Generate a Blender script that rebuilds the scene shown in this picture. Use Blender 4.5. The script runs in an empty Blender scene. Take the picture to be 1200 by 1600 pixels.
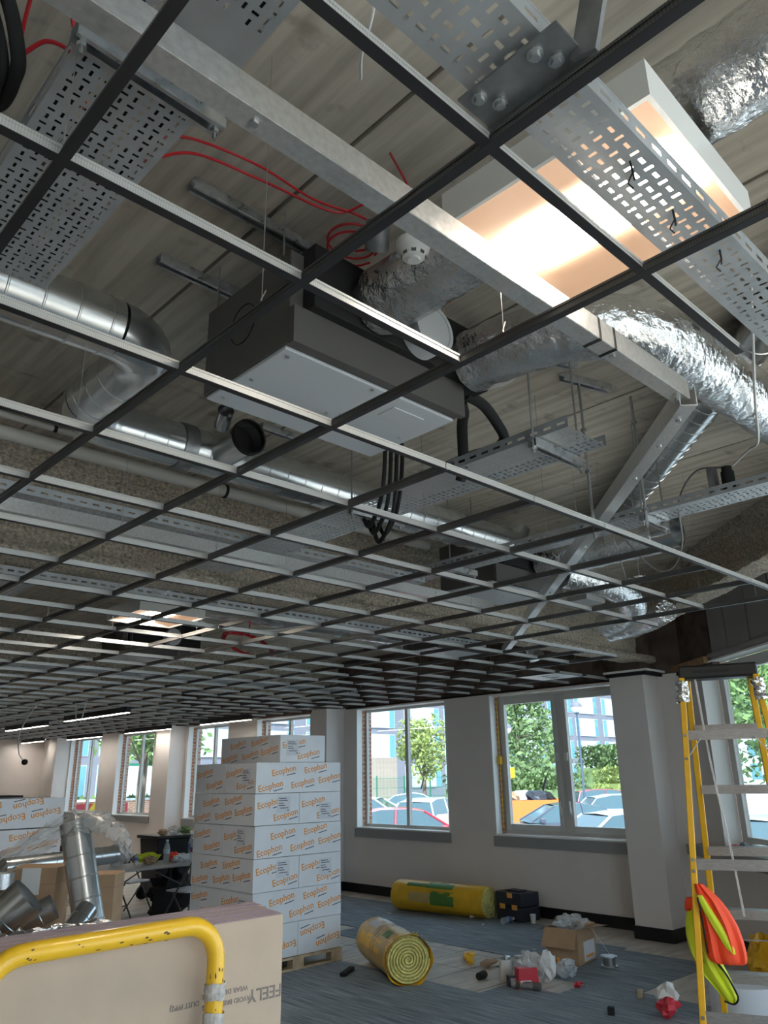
import bpy, math, random
from mathutils import Vector, Matrix
random.seed(7)
PI = math.pi
scn = bpy.context.scene
COL = scn.collection

# ------------------------------------------------------------------ camera
CAMZ = 1.87
cd = bpy.data.cameras.new('camera'); cam = bpy.data.objects.new('camera', cd); COL.objects.link(cam)
cd.sensor_fit = 'HORIZONTAL'; cd.sensor_width = 36.0; cd.lens = 36.0 * 1206.5 / 1200.0
cd.clip_start = 0.05; cd.clip_end = 500
RT = Vector((0.72404, -0.68960, -0.01480)); UP = Vector((-0.21256, -0.24349, 0.94633)); FW = Vector((0.65619, 0.68203, 0.32288))
cam.matrix_world = Matrix(((RT.x, UP.x, -FW.x, 0), (RT.y, UP.y, -FW.y, 0), (RT.z, UP.z, -FW.z, CAMZ), (0, 0, 0, 1)))
scn.camera = cam

# ------------------------------------------------------------------ sky, sun, exposure
w = bpy.data.worlds.new('sky'); scn.world = w; w.use_nodes = True
bg = w.node_tree.nodes['Background']; bg.inputs[0].default_value = (0.74, 0.87, 1.0, 1); bg.inputs[1].default_value = 1.6
sd = bpy.data.lights.new('sun', 'SUN'); sd.energy = 6.0; sd.angle = 0.05; sd.color = (1.0, 0.95, 0.87)
sun = bpy.data.objects.new('sun', sd); COL.objects.link(sun)
sun.rotation_euler = Vector((0.5, 0.5, -0.7)).to_track_quat('-Z', 'Y').to_euler()
scn.view_settings.view_transform = 'Standard'; scn.view_settings.look = 'None'
scn.view_settings.gamma = 1.0; scn.view_settings.use_curve_mapping = False
scn.view_settings.exposure = 1.65
scn.cycles.max_bounces = 8; scn.cycles.diffuse_bounces = 5; scn.cycles.glossy_bounces = 4
scn.cycles.transparent_max_bounces = 12; scn.cycles.transmission_bounces = 6
scn.cycles.use_denoising = True; scn.cycles.sample_clamp_indirect = 6.0
scn.cycles.caustics_reflective = False; scn.cycles.caustics_refractive = False

# ------------------------------------------------------------------ materials
MATS = {}
def mat(name, col, rough=0.6, metal=0.0, var=0.0, vscale=8.0, bump=0.0, bscale=60.0, col2=None, emit=None, estr=0.0,
        trans=0.0, alpha=1.0, stretch=None, coat=0.0, rvar=0.0, detail=4.0, ior=1.45, bdist=0.01, thresh=None):
    if name in MATS: return MATS[name]
    m = bpy.data.materials.new(name); m.use_nodes = True; MATS[name] = m
    nt = m.node_tree; N = nt.nodes; L = nt.links; b = N['Principled BSDF']
    c = (*col, 1.0)
    b.inputs['Base Color'].default_value = c; b.inputs['Roughness'].default_value = rough; b.inputs['Metallic'].default_value = metal
    b.inputs['IOR'].default_value = ior
    if coat: b.inputs['Coat Weight'].default_value = coat; b.inputs['Coat Roughness'].default_value = 0.15
    if trans: b.inputs['Transmission Weight'].default_value = trans
    if alpha < 1: b.inputs['Alpha'].default_value = alpha
    if emit: b.inputs['Emission Color'].default_value = (*emit, 1); b.inputs['Emission Strength'].default_value = estr
    if var or bump or rvar or col2:
        tc = N.new('ShaderNodeTexCoord'); mp = N.new('ShaderNodeMapping'); L.new(tc.outputs['Object'], mp.inputs[0])
        if stretch: mp.inputs['Scale'].default_value = stretch
        if var or col2 or rvar:
            n = N.new('ShaderNodeTexNoise'); n.inputs['Scale'].default_value = vscale; n.inputs['Detail'].default_value = detail
            L.new(mp.outputs[0], n.inputs['Vector'])
            r = N.new('ShaderNodeValToRGB')
            lo, hi = (0.3, 0.7) if thresh is None else thresh
            r.color_ramp.elements[0].position = lo; r.color_ramp.elements[1].position = hi
            d2 = col2 if col2 else tuple(max(0, x * (1 - var)) for x in col)
            d1 = col if col2 else tuple(min(1, x * (1 + var * 0.5)) for x in col)
            r.color_ramp.elements[0].color = (*d2, 1); r.color_ramp.elements[1].color = (*d1, 1)
            L.new(n.outputs['Fac'], r.inputs[0]); L.new(r.outputs[0], b.inputs['Base Color'])
            if rvar:
                mr = N.new('ShaderNodeMapRange'); mr.inputs[1].default_value = 0.3; mr.inputs[2].default_value = 0.7
                mr.inputs[3].default_value = max(0.03, rough - rvar); mr.inputs[4].default_value = min(1, rough + rvar)
                L.new(n.outputs['Fac'], mr.inputs[0]); L.new(mr.outputs[0], b.inputs['Roughness'])
        if bump:
            n2 = N.new('ShaderNodeTexNoise'); n2.inputs['Scale'].default_value = bscale; n2.inputs['Detail'].default_value = 5.0
            L.new(mp.outputs[0], n2.inputs['Vector'])
            bp = N.new('ShaderNodeBump'); bp.inputs['Strength'].default_value = bump; bp.inputs['Distance'].default_value = bdist
            L.new(n2.outputs['Fac'], bp.inputs['Height']); L.new(bp.outputs[0], b.inputs['Normal'])
    return m

def glassmat(name, tint=(0.9, 0.97, 1.0), mix=0.08):
    m = bpy.data.materials.new(name); m.use_nodes = True; nt = m.node_tree; N = nt.nodes; L = nt.links
    for n in list(N): N.remove(n)
    o = N.new('ShaderNodeOutputMaterial'); t = N.new('ShaderNodeBsdfTransparent'); g = N.new('ShaderNodeBsdfGlossy'); x = N.new('ShaderNodeMixShader')
    t.inputs[0].default_value = (*tint, 1); g.inputs['Roughness'].default_value = 0.02; g.inputs[0].default_value = (0.9, 0.95, 1, 1)
    x.inputs[0].default_value = mix
    L.new(t.outputs[0], x.inputs[1]); L.new(g.outputs[0], x.inputs[2]); L.new(x.outputs[0], o.inputs[0]); return m

def filmmat(name, tint, a, rough=0.25):
    m = bpy.data.materials.new(name); m.use_nodes = True; nt = m.node_tree; N = nt.nodes; L = nt.links
    b = N['Principled BSDF']; b.inputs['Base Color'].default_value = (*tint, 1); b.inputs['Roughness'].default_value = rough
    b.inputs['Alpha'].default_value = a; b.inputs['Specular IOR Level'].default_value = 0.9
    tc = N.new('ShaderNodeTexCoord'); n2 = N.new('ShaderNodeTexNoise'); n2.inputs['Scale'].default_value = 14; n2.inputs['Detail'].default_value = 3
    bp = N.new('ShaderNodeBump'); bp.inputs['Strength'].default_value = 0.9; bp.inputs['Distance'].default_value = 0.03
    L.new(tc.outputs['Object'], n2.inputs['Vector']); L.new(n2.outputs['Fac'], bp.inputs['Height']); L.new(bp.outputs[0], b.inputs['Normal'])
    return m

def brickmat(name):
    m = bpy.data.materials.new(name); m.use_nodes = True; nt = m.node_tree; N = nt.nodes; L = nt.links; b = N['Principled BSDF']
    tc = N.new('ShaderNodeTexCoord'); mp = N.new('ShaderNodeMapping'); br = N.new('ShaderNodeTexBrick')
    mp.inputs['Rotation'].default_value = (PI/2, 0, 0)
    sx = N.new('ShaderNodeSeparateXYZ'); cx = N.new('ShaderNodeCombineXYZ'); ad = N.new('ShaderNodeMath'); ad.operation = 'ADD'
    L.new(tc.outputs['Object'], sx.inputs[0]); L.new(sx.outputs[0], ad.inputs[0]); L.new(sx.outputs[1], ad.inputs[1])
    L.new(ad.outputs[0], cx.inputs[0]); L.new(sx.outputs[2], cx.inputs[1])
    br.inputs['Scale'].default_value = 1.0; br.inputs['Brick Width'].default_value = 0.225; br.inputs['Row Height'].default_value = 0.075
    br.inputs['Mortar Size'].default_value = 0.01
    br.inputs['Color1'].default_value = (0.45, 0.17, 0.10, 1); br.inputs['Color2'].default_value = (0.55, 0.25, 0.16, 1); br.inputs['Mortar'].default_value = (0.6, 0.55, 0.48, 1)
    L.new(cx.outputs[0], br.inputs['Vector']); L.new(br.outputs[0], b.inputs['Base Color']); b.inputs['Roughness'].default_value = 0.9
    return m

def carpetmat(name):
    m = bpy.data.materials.new(name); m.use_nodes = True; nt = m.node_tree; N = nt.nodes; L = nt.links; b = N['Principled BSDF']
    tc = N.new('ShaderNodeTexCoord'); mp = N.new('ShaderNodeMapping'); mp.inputs['Scale'].default_value = (55, 2.2, 1)
    n = N.new('ShaderNodeTexNoise'); n.inputs['Scale'].default_value = 1.0; n.inputs['Detail'].default_value = 5
    n3 = N.new('ShaderNodeTexNoise'); n3.inputs['Scale'].default_value = 0.9; n3.inputs['Detail'].default_value = 2
    r = N.new('ShaderNodeValToRGB'); r.color_ramp.elements[0].position = 0.36; r.color_ramp.elements[1].position = 0.64
    r.color_ramp.elements[0].color = (0.165, 0.205, 0.245, 1); r.color_ramp.elements[1].color = (0.41, 0.475, 0.53, 1)
    mx = N.new('ShaderNodeMixRGB'); mx.blend_type = 'MULTIPLY'; mx.inputs[0].default_value = 0.5
    bp = N.new('ShaderNodeBump'); bp.inputs['Strength'].default_value = 0.5; bp.inputs['Distance'].default_value = 0.004
    L.new(tc.outputs['Object'], mp.inputs[0]); L.new(mp.outputs[0], n.inputs['Vector']); L.new(tc.outputs['Object'], n3.inputs['Vector'])
    L.new(n.outputs['Fac'], r.inputs[0]); L.new(r.outputs[0], mx.inputs[1]); L.new(n3.outputs['Fac'], mx.inputs[2]); L.new(mx.outputs[0], b.inputs['Base Color'])
    L.new(n.outputs['Fac'], bp.inputs['Height']); L.new(bp.outputs[0], b.inputs['Normal']); b.inputs['Roughness'].default_value = 0.85
    return m

def slabmat(name):
    m = bpy.data.materials.new(name); m.use_nodes = True; nt = m.node_tree; N = nt.nodes; L = nt.links; b = N['Principled BSDF']; b.inputs['Roughness'].default_value = 0.85
    tc = N.new('ShaderNodeTexCoord')
    def noise(scale, stretch, det, lo, hi, c0, c1):
        mp = N.new('ShaderNodeMapping'); mp.inputs['Scale'].default_value = stretch; L.new(tc.outputs['Object'], mp.inputs[0])
        n = N.new('ShaderNodeTexNoise'); n.inputs['Scale'].default_value = scale; n.inputs['Detail'].default_value = det; L.new(mp.outputs[0], n.inputs['Vector'])
        r = N.new('ShaderNodeValToRGB'); r.color_ramp.elements[0].position = lo; r.color_ramp.elements[1].position = hi
        r.color_ramp.elements[0].color = (*c0, 1); r.color_ramp.elements[1].color = (*c1, 1); L.new(n.outputs['Fac'], r.inputs[0]); return n, r
    n1, r1 = noise(0.8, (1,1,1), 6, 0.35, 0.68, (0.55,0.485,0.40), (0.80,0.735,0.63))
    n2, r2 = noise(3.0, (7,0.45,1), 8, 0.30, 0.62, (0.55,0.54,0.52), (1,1,1))
    n3, r3 = noise(5.5, (1,1.6,1), 5, 0.30, 0.40, (0.45,0.42,0.38), (1,1,1))
    m1 = N.new('ShaderNodeMixRGB'); m1.blend_type = 'MULTIPLY'; m1.inputs[0].default_value = 0.75; m2 = N.new('ShaderNodeMixRGB'); m2.blend_type = 'MULTIPLY'; m2.inputs[0].default_value = 0.55
    L.new(r1.outputs[0], m1.inputs[1]); L.new(r2.outputs[0], m1.inputs[2]); L.new(m1.outputs[0], m2.inputs[1]); L.new(r3.outputs[0], m2.inputs[2]); L.new(m2.outputs[0], b.inputs['Base Color'])
    bp = N.new('ShaderNodeBump'); bp.inputs['Strength'].default_value = 0.35; bp.inputs['Distance'].default_value = 0.01; L.new(n2.outputs['Fac'], bp.inputs['Height']); L.new(bp.outputs[0], b.inputs['Normal'])
    return m

def stripemat(name, c1, c2, scale, axis=0, rough=0.4, metal=0.0, thresh=0.5):
    """thin pressed ribs / slots along one axis"""
    m = bpy.data.materials.new(name); m.use_nodes = True; nt = m.node_tree; N = nt.nodes; L = nt.links; b = N['Principled BSDF']
    tc = N.new('ShaderNodeTexCoord'); sx = N.new('ShaderNodeSeparateXYZ'); mu = N.new('ShaderNodeMath'); mu.operation = 'MULTIPLY'; mu.inputs[1].default_value = scale
    fr = N.new('ShaderNodeMath'); fr.operation = 'FRACT'; gt = N.new('ShaderNodeMath'); gt.operation = 'GREATER_THAN'; gt.inputs[1].default_value = thresh
    mx = N.new('ShaderNodeMixRGB'); mx.inputs[1].default_value = (*c1, 1); mx.inputs[2].default_value = (*c2, 1)
    L.new(tc.outputs['Object'], sx.inputs[0]); L.new(sx.outputs[axis], mu.inputs[0]); L.new(mu.outputs[0], fr.inputs[0]); L.new(fr.outputs[0], gt.inputs[0])
    L.new(gt.outputs[0], mx.inputs[0]); L.new(mx.outputs[0], b.inputs['Base Color']); b.inputs['Roughness'].default_value = rough; b.inputs['Metallic'].default_value = metal
    return m

M = {}
M['slab'] = slabmat('cast_concrete')
M['joint'] = mat('joint_dark', (0.10, 0.085, 0.07), 0.95)
M['spray'] = mat('sprayed_fireproofing', (0.76, 0.665, 0.545), 0.95, var=0.5, vscale=42, bump=1.0, bscale=42, bdist=0.05, detail=6)
M['brownwall'] = mat('dark_membrane', (0.15, 0.11, 0.09), 0.9, var=0.5, vscale=5, bump=0.4, bscale=30)
M['paint'] = mat('wall_paint', (0.80, 0.745, 0.71), 0.75, var=0.05, vscale=1.2, bump=0.05, bscale=120)
M['reveal'] = mat('white_reveal', (0.86, 0.86, 0.84), 0.6)
M['sill'] = mat('grey_sill', (0.33, 0.33, 0.33), 0.55)
M['black'] = mat('black_gloss', (0.012, 0.012, 0.013), 0.35)
M['blackm'] = mat('black_matt', (0.014, 0.014, 0.015), 0.8)
M['upvc'] = mat('window_frame', (0.62, 0.61, 0.57), 0.4)
M['floor'] = mat('bare_floor', (0.60, 0.55, 0.49), 0.6, var=0.30, vscale=2.2, stretch=(1, 4, 1), detail=8, bump=0.1, bscale=30)
M['carpet'] = carpetmat('carpet')
M['brick'] = brickmat('brick')
M['glass'] = glassmat('clear_glass', (0.93, 0.98, 1.0), 0.06)
M['tintglass'] = glassmat('view_dimming_glass', (0.60, 0.66, 0.69), 0.05)  # tint added to the visible panes to dim the bright view outside
M['galv'] = mat('galvanised_steel', (0.60, 0.62, 0.63), 0.34, 0.9, var=0.22, vscale=26, rvar=0.1, detail=3)
M['galvspan'] = mat('spangled_steel', (0.66, 0.67, 0.67), 0.36, 0.75, var=0.13, vscale=60, rvar=0.08, detail=2)
M['galvdark'] = mat('dull_steel', (0.33, 0.34, 0.35), 0.45, 0.8, var=0.3, vscale=14)
M['spiral'] = mat('spiral_duct_steel', (0.66, 0.68, 0.69), 0.24, 0.95, var=0.10, vscale=2.5, rvar=0.04, detail=2)
M['tray'] = mat('cable_tray_steel', (0.52, 0.545, 0.57), 0.42, 0.5, var=0.12, vscale=10, rvar=0.08)
M['foil'] = mat('crinkled_foil', (0.80, 0.81, 0.82), 0.20, 1.0, var=0.25, vscale=7, bump=0.8, bscale=26, rvar=0.08, bdist=0.02, detail=6)
M['web'] = stripemat('tee_web_shaded', (0.16, 0.157, 0.152), (0.115, 0.113, 0.11), 150, 1, 0.4, 0.7)  # main webs: shade on their sides put into a darker steel colour
M['webx'] = stripemat('cross_tee_web_steel', (0.60, 0.60, 0.585), (0.50, 0.50, 0.49), 170, 0, 0.42, 0.45)
M['cap'] = mat('tee_face_black', (0.022, 0.022, 0.025), 0.45)
M['wire'] = mat('hanger_wire_steel', (0.42, 0.41, 0.39), 0.45, 0.8)
M['rod'] = mat('threaded_rod', (0.45, 0.46, 0.47), 0.4, 0.9)
M['fcugrey'] = mat('unit_grey', (0.66, 0.69, 0.73), 0.42, 0.1)
M['fcudark'] = mat('unit_dark_grey', (0.11, 0.106, 0.10), 0.55)
M['white'] = mat('white_plastic', (0.80, 0.80, 0.78), 0.4)
M['pvc'] = mat('pipe_white', (0.66, 0.65, 0.62), 0.4)
M['redcable'] = mat('red_cable', (0.55, 0.02, 0.03), 0.4)
M['whitecable'] = mat('white_cable', (0.72, 0.71, 0.68), 0.5)
M['greycable'] = mat('grey_cable', (0.22, 0.22, 0.22), 0.5)
M['timber'] = mat('timber_batten', (0.42, 0.25, 0.13), 0.8, var=0.3, vscale=12, stretch=(1, 8, 1))
M['pallet'] = mat('pallet_wood', (0.60, 0.46, 0.30), 0.85, var=0.3, vscale=10)
M['panelgrey'] = mat('cladding_grey', (0.34, 0.335, 0.325), 0.55)
M['yellow'] = mat('yellow_paint', (0.80, 0.47, 0.02), 0.35, var=0.1, vscale=6, coat=0.3)
M['tape'] = mat('torn_masking_tape', (0.46, 0.44, 0.42), 0.7, var=0.35, vscale=40)
M['chip'] = mat('chipped_paint', (0.10, 0.06, 0.04), 0.8)
M['frp'] = mat('yellow_fibreglass', (0.80, 0.43, 0.015), 0.45, var=0.08, vscale=20)
M['alu'] = mat('aluminium_step', (0.42, 0.395, 0.38), 0.38, 0.7, var=0.2, vscale=30, stretch=(1, 1, 6))
M['boardface'] = mat('plasterboard_paper', (0.45, 0.36, 0.28), 0.85, var=0.06, vscale=9)
M['boardedge'] = mat('plasterboard_edge', (0.56, 0.45, 0.52), 0.85, var=0.25, vscale=8, stretch=(1, 6, 6))
M['ink'] = mat('grey_ink', (0.20, 0.17, 0.16), 0.8)
M['card'] = mat('cardboard', (0.47, 0.31, 0.19), 0.85, var=0.12, vscale=7)
M['cardin'] = mat('cardboard_inside', (0.36, 0.23, 0.14), 0.9)
M['carton'] = mat('white_carton', (0.84, 0.86, 0.89), 0.42, var=0.05, vscale=5, coat=0.25)
M['orangeink'] = mat('orange_print', (0.86, 0.36, 0.06), 0.5)
M['labelwhite'] = mat('paper_label', (0.72, 0.74, 0.78), 0.5)
M['darkink'] = mat('dark_print', (0.06, 0.06, 0.09), 0.6)
M['film'] = filmmat('clear_film', (0.75, 0.74, 0.72), 0.38)
M['bottle'] = filmmat('clear_bottle', (0.72, 0.80, 0.86), 0.42, 0.15)
M['wool'] = mat('mineral_wool', (0.80, 0.72, 0.26), 0.95, var=0.3, vscale=30, bump=0.8, bscale=70)
M['woolwrap'] = mat('yellow_film_wrap', (0.88, 0.50, 0.03), 0.32, var=0.12, vscale=8, bump=0.4, bscale=18, bdist=0.02)
M['woolbrown'] = mat('brown_paper_wrap', (0.62, 0.43, 0.16), 0.4, var=0.12, vscale=8, bump=0.4, bscale=18, bdist=0.02)
M['green'] = mat('green_print', (0.10, 0.24, 0.05), 0.4)
M['orangevis'] = mat('hi_vis_orange', (0.98, 0.09, 0.03), 0.65, bump=0.3, bscale=14)
M['yellowvis'] = mat('hi_vis_yellow', (0.66, 0.78, 0.03), 0.65, bump=0.3, bscale=14)
M['navy'] = mat('toolbox_navy', (0.025, 0.03, 0.045), 0.45)
M['orangeclip'] = mat('orange_latch', (0.85, 0.40, 0.08), 0.5)
M['tablegrey'] = mat('table_top_plastic', (0.46, 0.45, 0.44), 0.5)
M['red'] = mat('red_pack', (0.62, 0.03, 0.05), 0.45)
M['lens'] = mat('panel_lens', (1, 1, 1), 0.5, emit=(1.0, 0.90, 0.76), estr=17.0)
M['wing'] = mat('panel_wing_glow', (0.40, 0.27, 0.19), 0.6, emit=(1.0, 0.60, 0.37), estr=0.13)  # white wings: peach lens light put into their colour and emission
M['linlens'] = mat('linear_lens', (1, 1, 1), 0.5, emit=(1.0, 0.93, 0.84), estr=11.0)
M['bounce_paving'] = mat('bounce_paving', (0.56, 0.55, 0.53), 0.9, var=0.2, vscale=1.5)  # paving lightened to bounce daylight up onto the ceiling
M['leaf1'] = mat('leaf_yellow_green', (0.34, 0.40, 0.12), 0.7, var=0.4, vscale=1.2)
M['leaf2'] = mat('leaf_dark_green', (0.22, 0.31, 0.13), 0.8, var=0.5, vscale=1.0)
M['leaf3'] = mat('leaf_mid_green', (0.22, 0.34, 0.12), 0.8, var=0.5, vscale=1.0)
M['bark'] = mat('bark', (0.20, 0.16, 0.12), 0.9)
M['bldgrey'] = mat('facade_grey', (0.20, 0.195, 0.235), 0.6)
M['bldwhite'] = mat('facade_white', (0.55, 0.61, 0.66), 0.5)
M['bldglass'] = mat('facade_glass', (0.16, 0.36, 0.42), 0.08, 0.3)
M['fencewood'] = mat('fence_wood', (0.45, 0.36, 0.31), 0.85, var=0.2, vscale=4)
M['fencegreen'] = mat('fence_green', (0.03, 0.20, 0.12), 0.5)
M['skip'] = mat('skip_orange', (0.85, 0.22, 0.05), 0.5)
M['postblue'] = mat('post_blue_grey', (0.10, 0.13, 0.20), 0.45)
M['globe'] = mat('lamp_globe', (0.80, 0.82, 0.80), 0.15, coat=0.5)
for n_, c_ in dict(car_red=(0.70, 0.04, 0.08), car_silver=(0.42, 0.47, 0.53), car_white=(0.78, 0.80, 0.82), car_dark=(0.10, 0.11, 0.15)).items():
    M[n_] = mat(n_, c_, 0.25, 0.2, coat=0.8)
M['carglass'] = mat('car_glass', (0.10, 0.16, 0.19), 0.05, 0.2)
M['tyre'] = mat('tyre', (0.02, 0.02, 0.02), 0.8)
# ------------------------------------------------------------------ mesh helpers
class MB:
    def __init__(s): s.v = []; s.f = []; s.mi = []; s.cur = 0
    def add(s, vs, fs):
        o = len(s.v); s.v += [tuple(p) for p in vs]; s.f += [tuple(i + o for i in q) for q in fs]; s.mi += [s.cur] * len(fs); return s
    def box(s, x0, x1, y0, y1, z0, z1):
        return s.add([(x0,y0,z0),(x1,y0,z0),(x1,y1,z0),(x0,y1,z0),(x0,y0,z1),(x1,y0,z1),(x1,y1,z1),(x0,y1,z1)],
                     [(0,3,2,1),(4,5,6,7),(0,1,5,4),(1,2,6,5),(2,3,7,6),(3,0,4,7)])
    def obox(s, c, size, rz=0.0, tilt=None):
        R = Matrix.Rotation(rz, 3, 'Z')
        if tilt is not None: R = R @ tilt
        hx, hy, hz = (d / 2 for d in size); c = Vector(c)
        P = [c + R @ Vector((sx*hx, sy*hy, sz*hz)) for sz in (-1,1) for sx, sy in ((-1,-1),(1,-1),(1,1),(-1,1))]
        return s.add(P, [(0,3,2,1),(4,5,6,7),(0,1,5,4),(1,2,6,5),(2,3,7,6),(3,0,4,7)])
    def bar(s, a, b, wdt, h, up=(0,0,1)):
        """box beam from a to b, width wdt, height h"""
        a = Vector(a); b = Vector(b); d = (b - a).normalized(); u = Vector(up); sd = d.cross(u).normalized(); u = sd.cross(d)
        P = []
        for p in (a, b):
            for q, r in ((-1,-1),(1,-1),(1,1),(-1,1)): P.append(p + sd*(q*wdt/2) + u*(r*h/2))
        return s.add(P, [(0,1,2,3),(7,6,5,4),(0,4,5,1),(1,5,6,2),(2,6,7,3),(3,7,4,0)])
    def tube(s, path, r, n=8, caps=True, rf=None):
        pts = [Vector(p) for p in path]; T = []
        for i in range(len(pts)):
            a = pts[max(i-1,0)]; b = pts[min(i+1,len(pts)-1)]; t = (b - a); T.append(t.normalized() if t.length > 1e-9 else Vector((0,0,1)))
        ref = Vector((0,0,1)) if abs(T[0].z) < 0.9 else Vector((1,0,0))
        x = (ref - T[0]*ref.dot(T[0])).normalized(); vs = []; fs = []
        for i, p in enumerate(pts):
            x = (x - T[i]*x.dot(T[i])).normalized(); y = T[i].cross(x); rr = rf[i] if rf else r
            for k in range(n):
                a = 2*PI*k/n; vs.append(p + (x*math.cos(a) + y*math.sin(a))*rr)
        for i in range(len(pts)-1):
            for k in range(n):
                k2 = (k+1) % n; fs.append((i*n+k, i*n+k2, (i+1)*n+k2, (i+1)*n+k))
        if caps:
            fs.append(tuple(range(n-1,-1,-1))); fs.append(tuple((len(pts)-1)*n + k for k in range(n)))
        return s.add(vs, fs)
    def cyl(s, a, b, r, r2=None, n=12, caps=True):
        return s.tube([a, b], r, n, caps, [r, r if r2 is None else r2])
    def ring(s, c, d, ro, ri, th, n=20):
        """flat annulus with thickness"""
        c = Vector(c); d = Vector(d).normalized(); ref = Vector((0,0,1)) if abs(d.z) < 0.9 else Vector((1,0,0))
        x = (ref - d*ref.dot(d)).normalized(); y = d.cross(x); vs = []
        for rr, t in ((ro,0),(ro,th),(ri,th),(ri,0)):
            for k in range(n): a = 2*PI*k/n; vs.append(c + d*t + (x*math.cos(a)+y*math.sin(a))*rr)
        fs = []
        for q in range(4):
            for k in range(n):
                k2 = (k+1) % n; p = (q+1) % 4; fs.append((q*n+k, q*n+k2, p*n+k2, p*n+k))
        return s.add(vs, fs)
    def lathe(s, prof, n=16, c=(0,0,0)):
        vs = []; fs = []
        for r, z in prof:
            for k in range(n): a = 2*PI*k/n; vs.append((c[0]+r*math.cos(a), c[1]+r*math.sin(a), c[2]+z))
        for i in range(len(prof)-1):
            for k in range(n): k2 = (k+1) % n; fs.append((i*n+k, i*n+k2, (i+1)*n+k2, (i+1)*n+k))
        return s.add(vs, fs)
    def prism(s, poly, z0, z1):
        n = len(poly); vs = [(x,y,z0) for x,y in poly] + [(x,y,z1) for x,y in poly]
        return s.add(vs, [tuple(range(n-1,-1,-1)), tuple(range(n,2*n))] + [(i,(i+1)%n,(i+1)%n+n,i+n) for i in range(n)])
    def grid(s, fn, nu, nv):
        vs = [fn(i/nu, j/nv) for j in range(nv+1) for i in range(nu+1)]
        return s.add(vs, [(j*(nu+1)+i, j*(nu+1)+i+1, (j+1)*(nu+1)+i+1, (j+1)*(nu+1)+i) for j in range(nv) for i in range(nu)])
    def mesh(s, name, mats, smooth=False):
        me = bpy.data.meshes.new(name); me.from_pydata(s.v, [], s.f)
        for m in (mats if isinstance(mats, (list, tuple)) else [mats]): me.materials.append(m)
        if any(s.mi): me.polygons.foreach_set('material_index', s.mi)
        if smooth:
            me.polygons.foreach_set('use_smooth', [True]*len(s.f)); me.update(); me.set_sharp_from_angle(angle=math.radians(smooth if smooth is not True else 42))
        me.update(); return me
    def build(s, name, mats, parent=None, smooth=False, world=True, bevel=0, **kw):
        """world=True: vertices are world coordinates and are moved into the parent's frame"""
        if parent is not None and world:
            off = parent_world(parent); inv = off.inverted(); s.v = [tuple(inv @ Vector(p)) for p in s.v]
        o = bpy.data.objects.new(name, s.mesh(name, mats, smooth)); COL.objects.link(o)
        if parent is not None: o.parent = parent
        if bevel:
            b = o.modifiers.new('bevel', 'BEVEL'); b.width = bevel; b.segments = 2; b.limit_method = 'ANGLE'
        tag(o, **kw); return o
    def solo(s, name, mats, base, smooth=False, bevel=0, **kw):
        """a one-mesh thing, origin moved to base"""
        s.v = [(x-base[0], y-base[1], z-base[2]) for x,y,z in s.v]
        o = bpy.data.objects.new(name, s.mesh(name, mats, smooth)); COL.objects.link(o); o.location = base
        if bevel:
            b = o.modifiers.new('bevel', 'BEVEL'); b.width = bevel; b.segments = 2; b.limit_method = 'ANGLE'
        tag(o, **kw); return o

def parent_world(o):
    m = o.matrix_basis.copy()
    while o.parent is not None: o = o.parent; m = o.matrix_basis @ m
    return m
def tag(o, label=None, cat=None, group=None, kind=None):
    if label: o['label'] = label
    if cat: o['category'] = cat
    if group: o['group'] = group
    if kind: o['kind'] = kind
    return o
def thing(name, loc=(0,0,0), label=None, cat=None, group=None, rz=0.0, kind=None):
    o = bpy.data.objects.new(name, None); COL.objects.link(o); o.location = loc; o.rotation_euler = (0,0,rz); o.empty_display_size = 0.1
    return tag(o, label, cat, group, kind)
def inst(name, me, parent, mtx=None, loc=None):
    o = bpy.data.objects.new(name, me); COL.objects.link(o); o.parent = parent
    if mtx is not None: o.matrix_basis = mtx
    if loc is not None: o.location = loc
    return o
def copy_tree(o, parent=None):
    c = o.copy(); COL.objects.link(c); c.parent = parent
    for ch in o.children: copy_tree(ch, c)
    return c
def arc(c, r, a0, a1, n, ax='xy', z=0.0):
    """points on an arc in the xy plane"""
    return [(c[0]+r*math.cos(a0+(a1-a0)*i/n), c[1]+r*math.sin(a0+(a1-a0)*i/n), z) for i in range(n+1)]
def smooth_path(P, n=8):
    """Catmull-Rom through the points"""
    P = [Vector(p) for p in P]; Q = [P[0]*2-P[1]] + P + [P[-1]*2-P[-2]]; out = []
    for i in range(1, len(Q)-2):
        a,b,c,d = Q[i-1:i+3]
        for k in range(n):
            t = k/n; out.append(0.5*((2*b) + (c-a)*t + (2*a-5*b+4*c-d)*t*t + (3*b-a-3*c+d)*t**3))
    out.append(P[-1]); return out
TEXT = {}
def text_mesh(txt, size, m):
    key = (txt, size, m.name)
    if key in TEXT: return TEXT[key]
    c = bpy.data.curves.new('text', 'FONT'); c.body = txt; c.size = size; c.align_x = 'CENTER'; c.align_y = 'CENTER'; c.extrude = 0.0004; c.offset = size*0.012; c.resolution_u = 2
    o = bpy.data.objects.new('text', c); COL.objects.link(o)
    dg = bpy.context.evaluated_depsgraph_get(); me = bpy.data.meshes.new_from_object(o.evaluated_get(dg)); me.materials.clear(); me.materials.append(m)
    bpy.data.objects.remove(o); TEXT[key] = me; return me
def frame(o, xdir, ydir):
    """matrix with local x/y axes on a face; z = normal"""
    x = Vector(xdir).normalized(); y = Vector(ydir).normalized(); z = x.cross(y)
    return Matrix(((x.x,y.x,z.x,o[0]),(x.y,y.y,z.y,o[1]),(x.z,y.z,z.z,o[2]),(0,0,0,1)))
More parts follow.
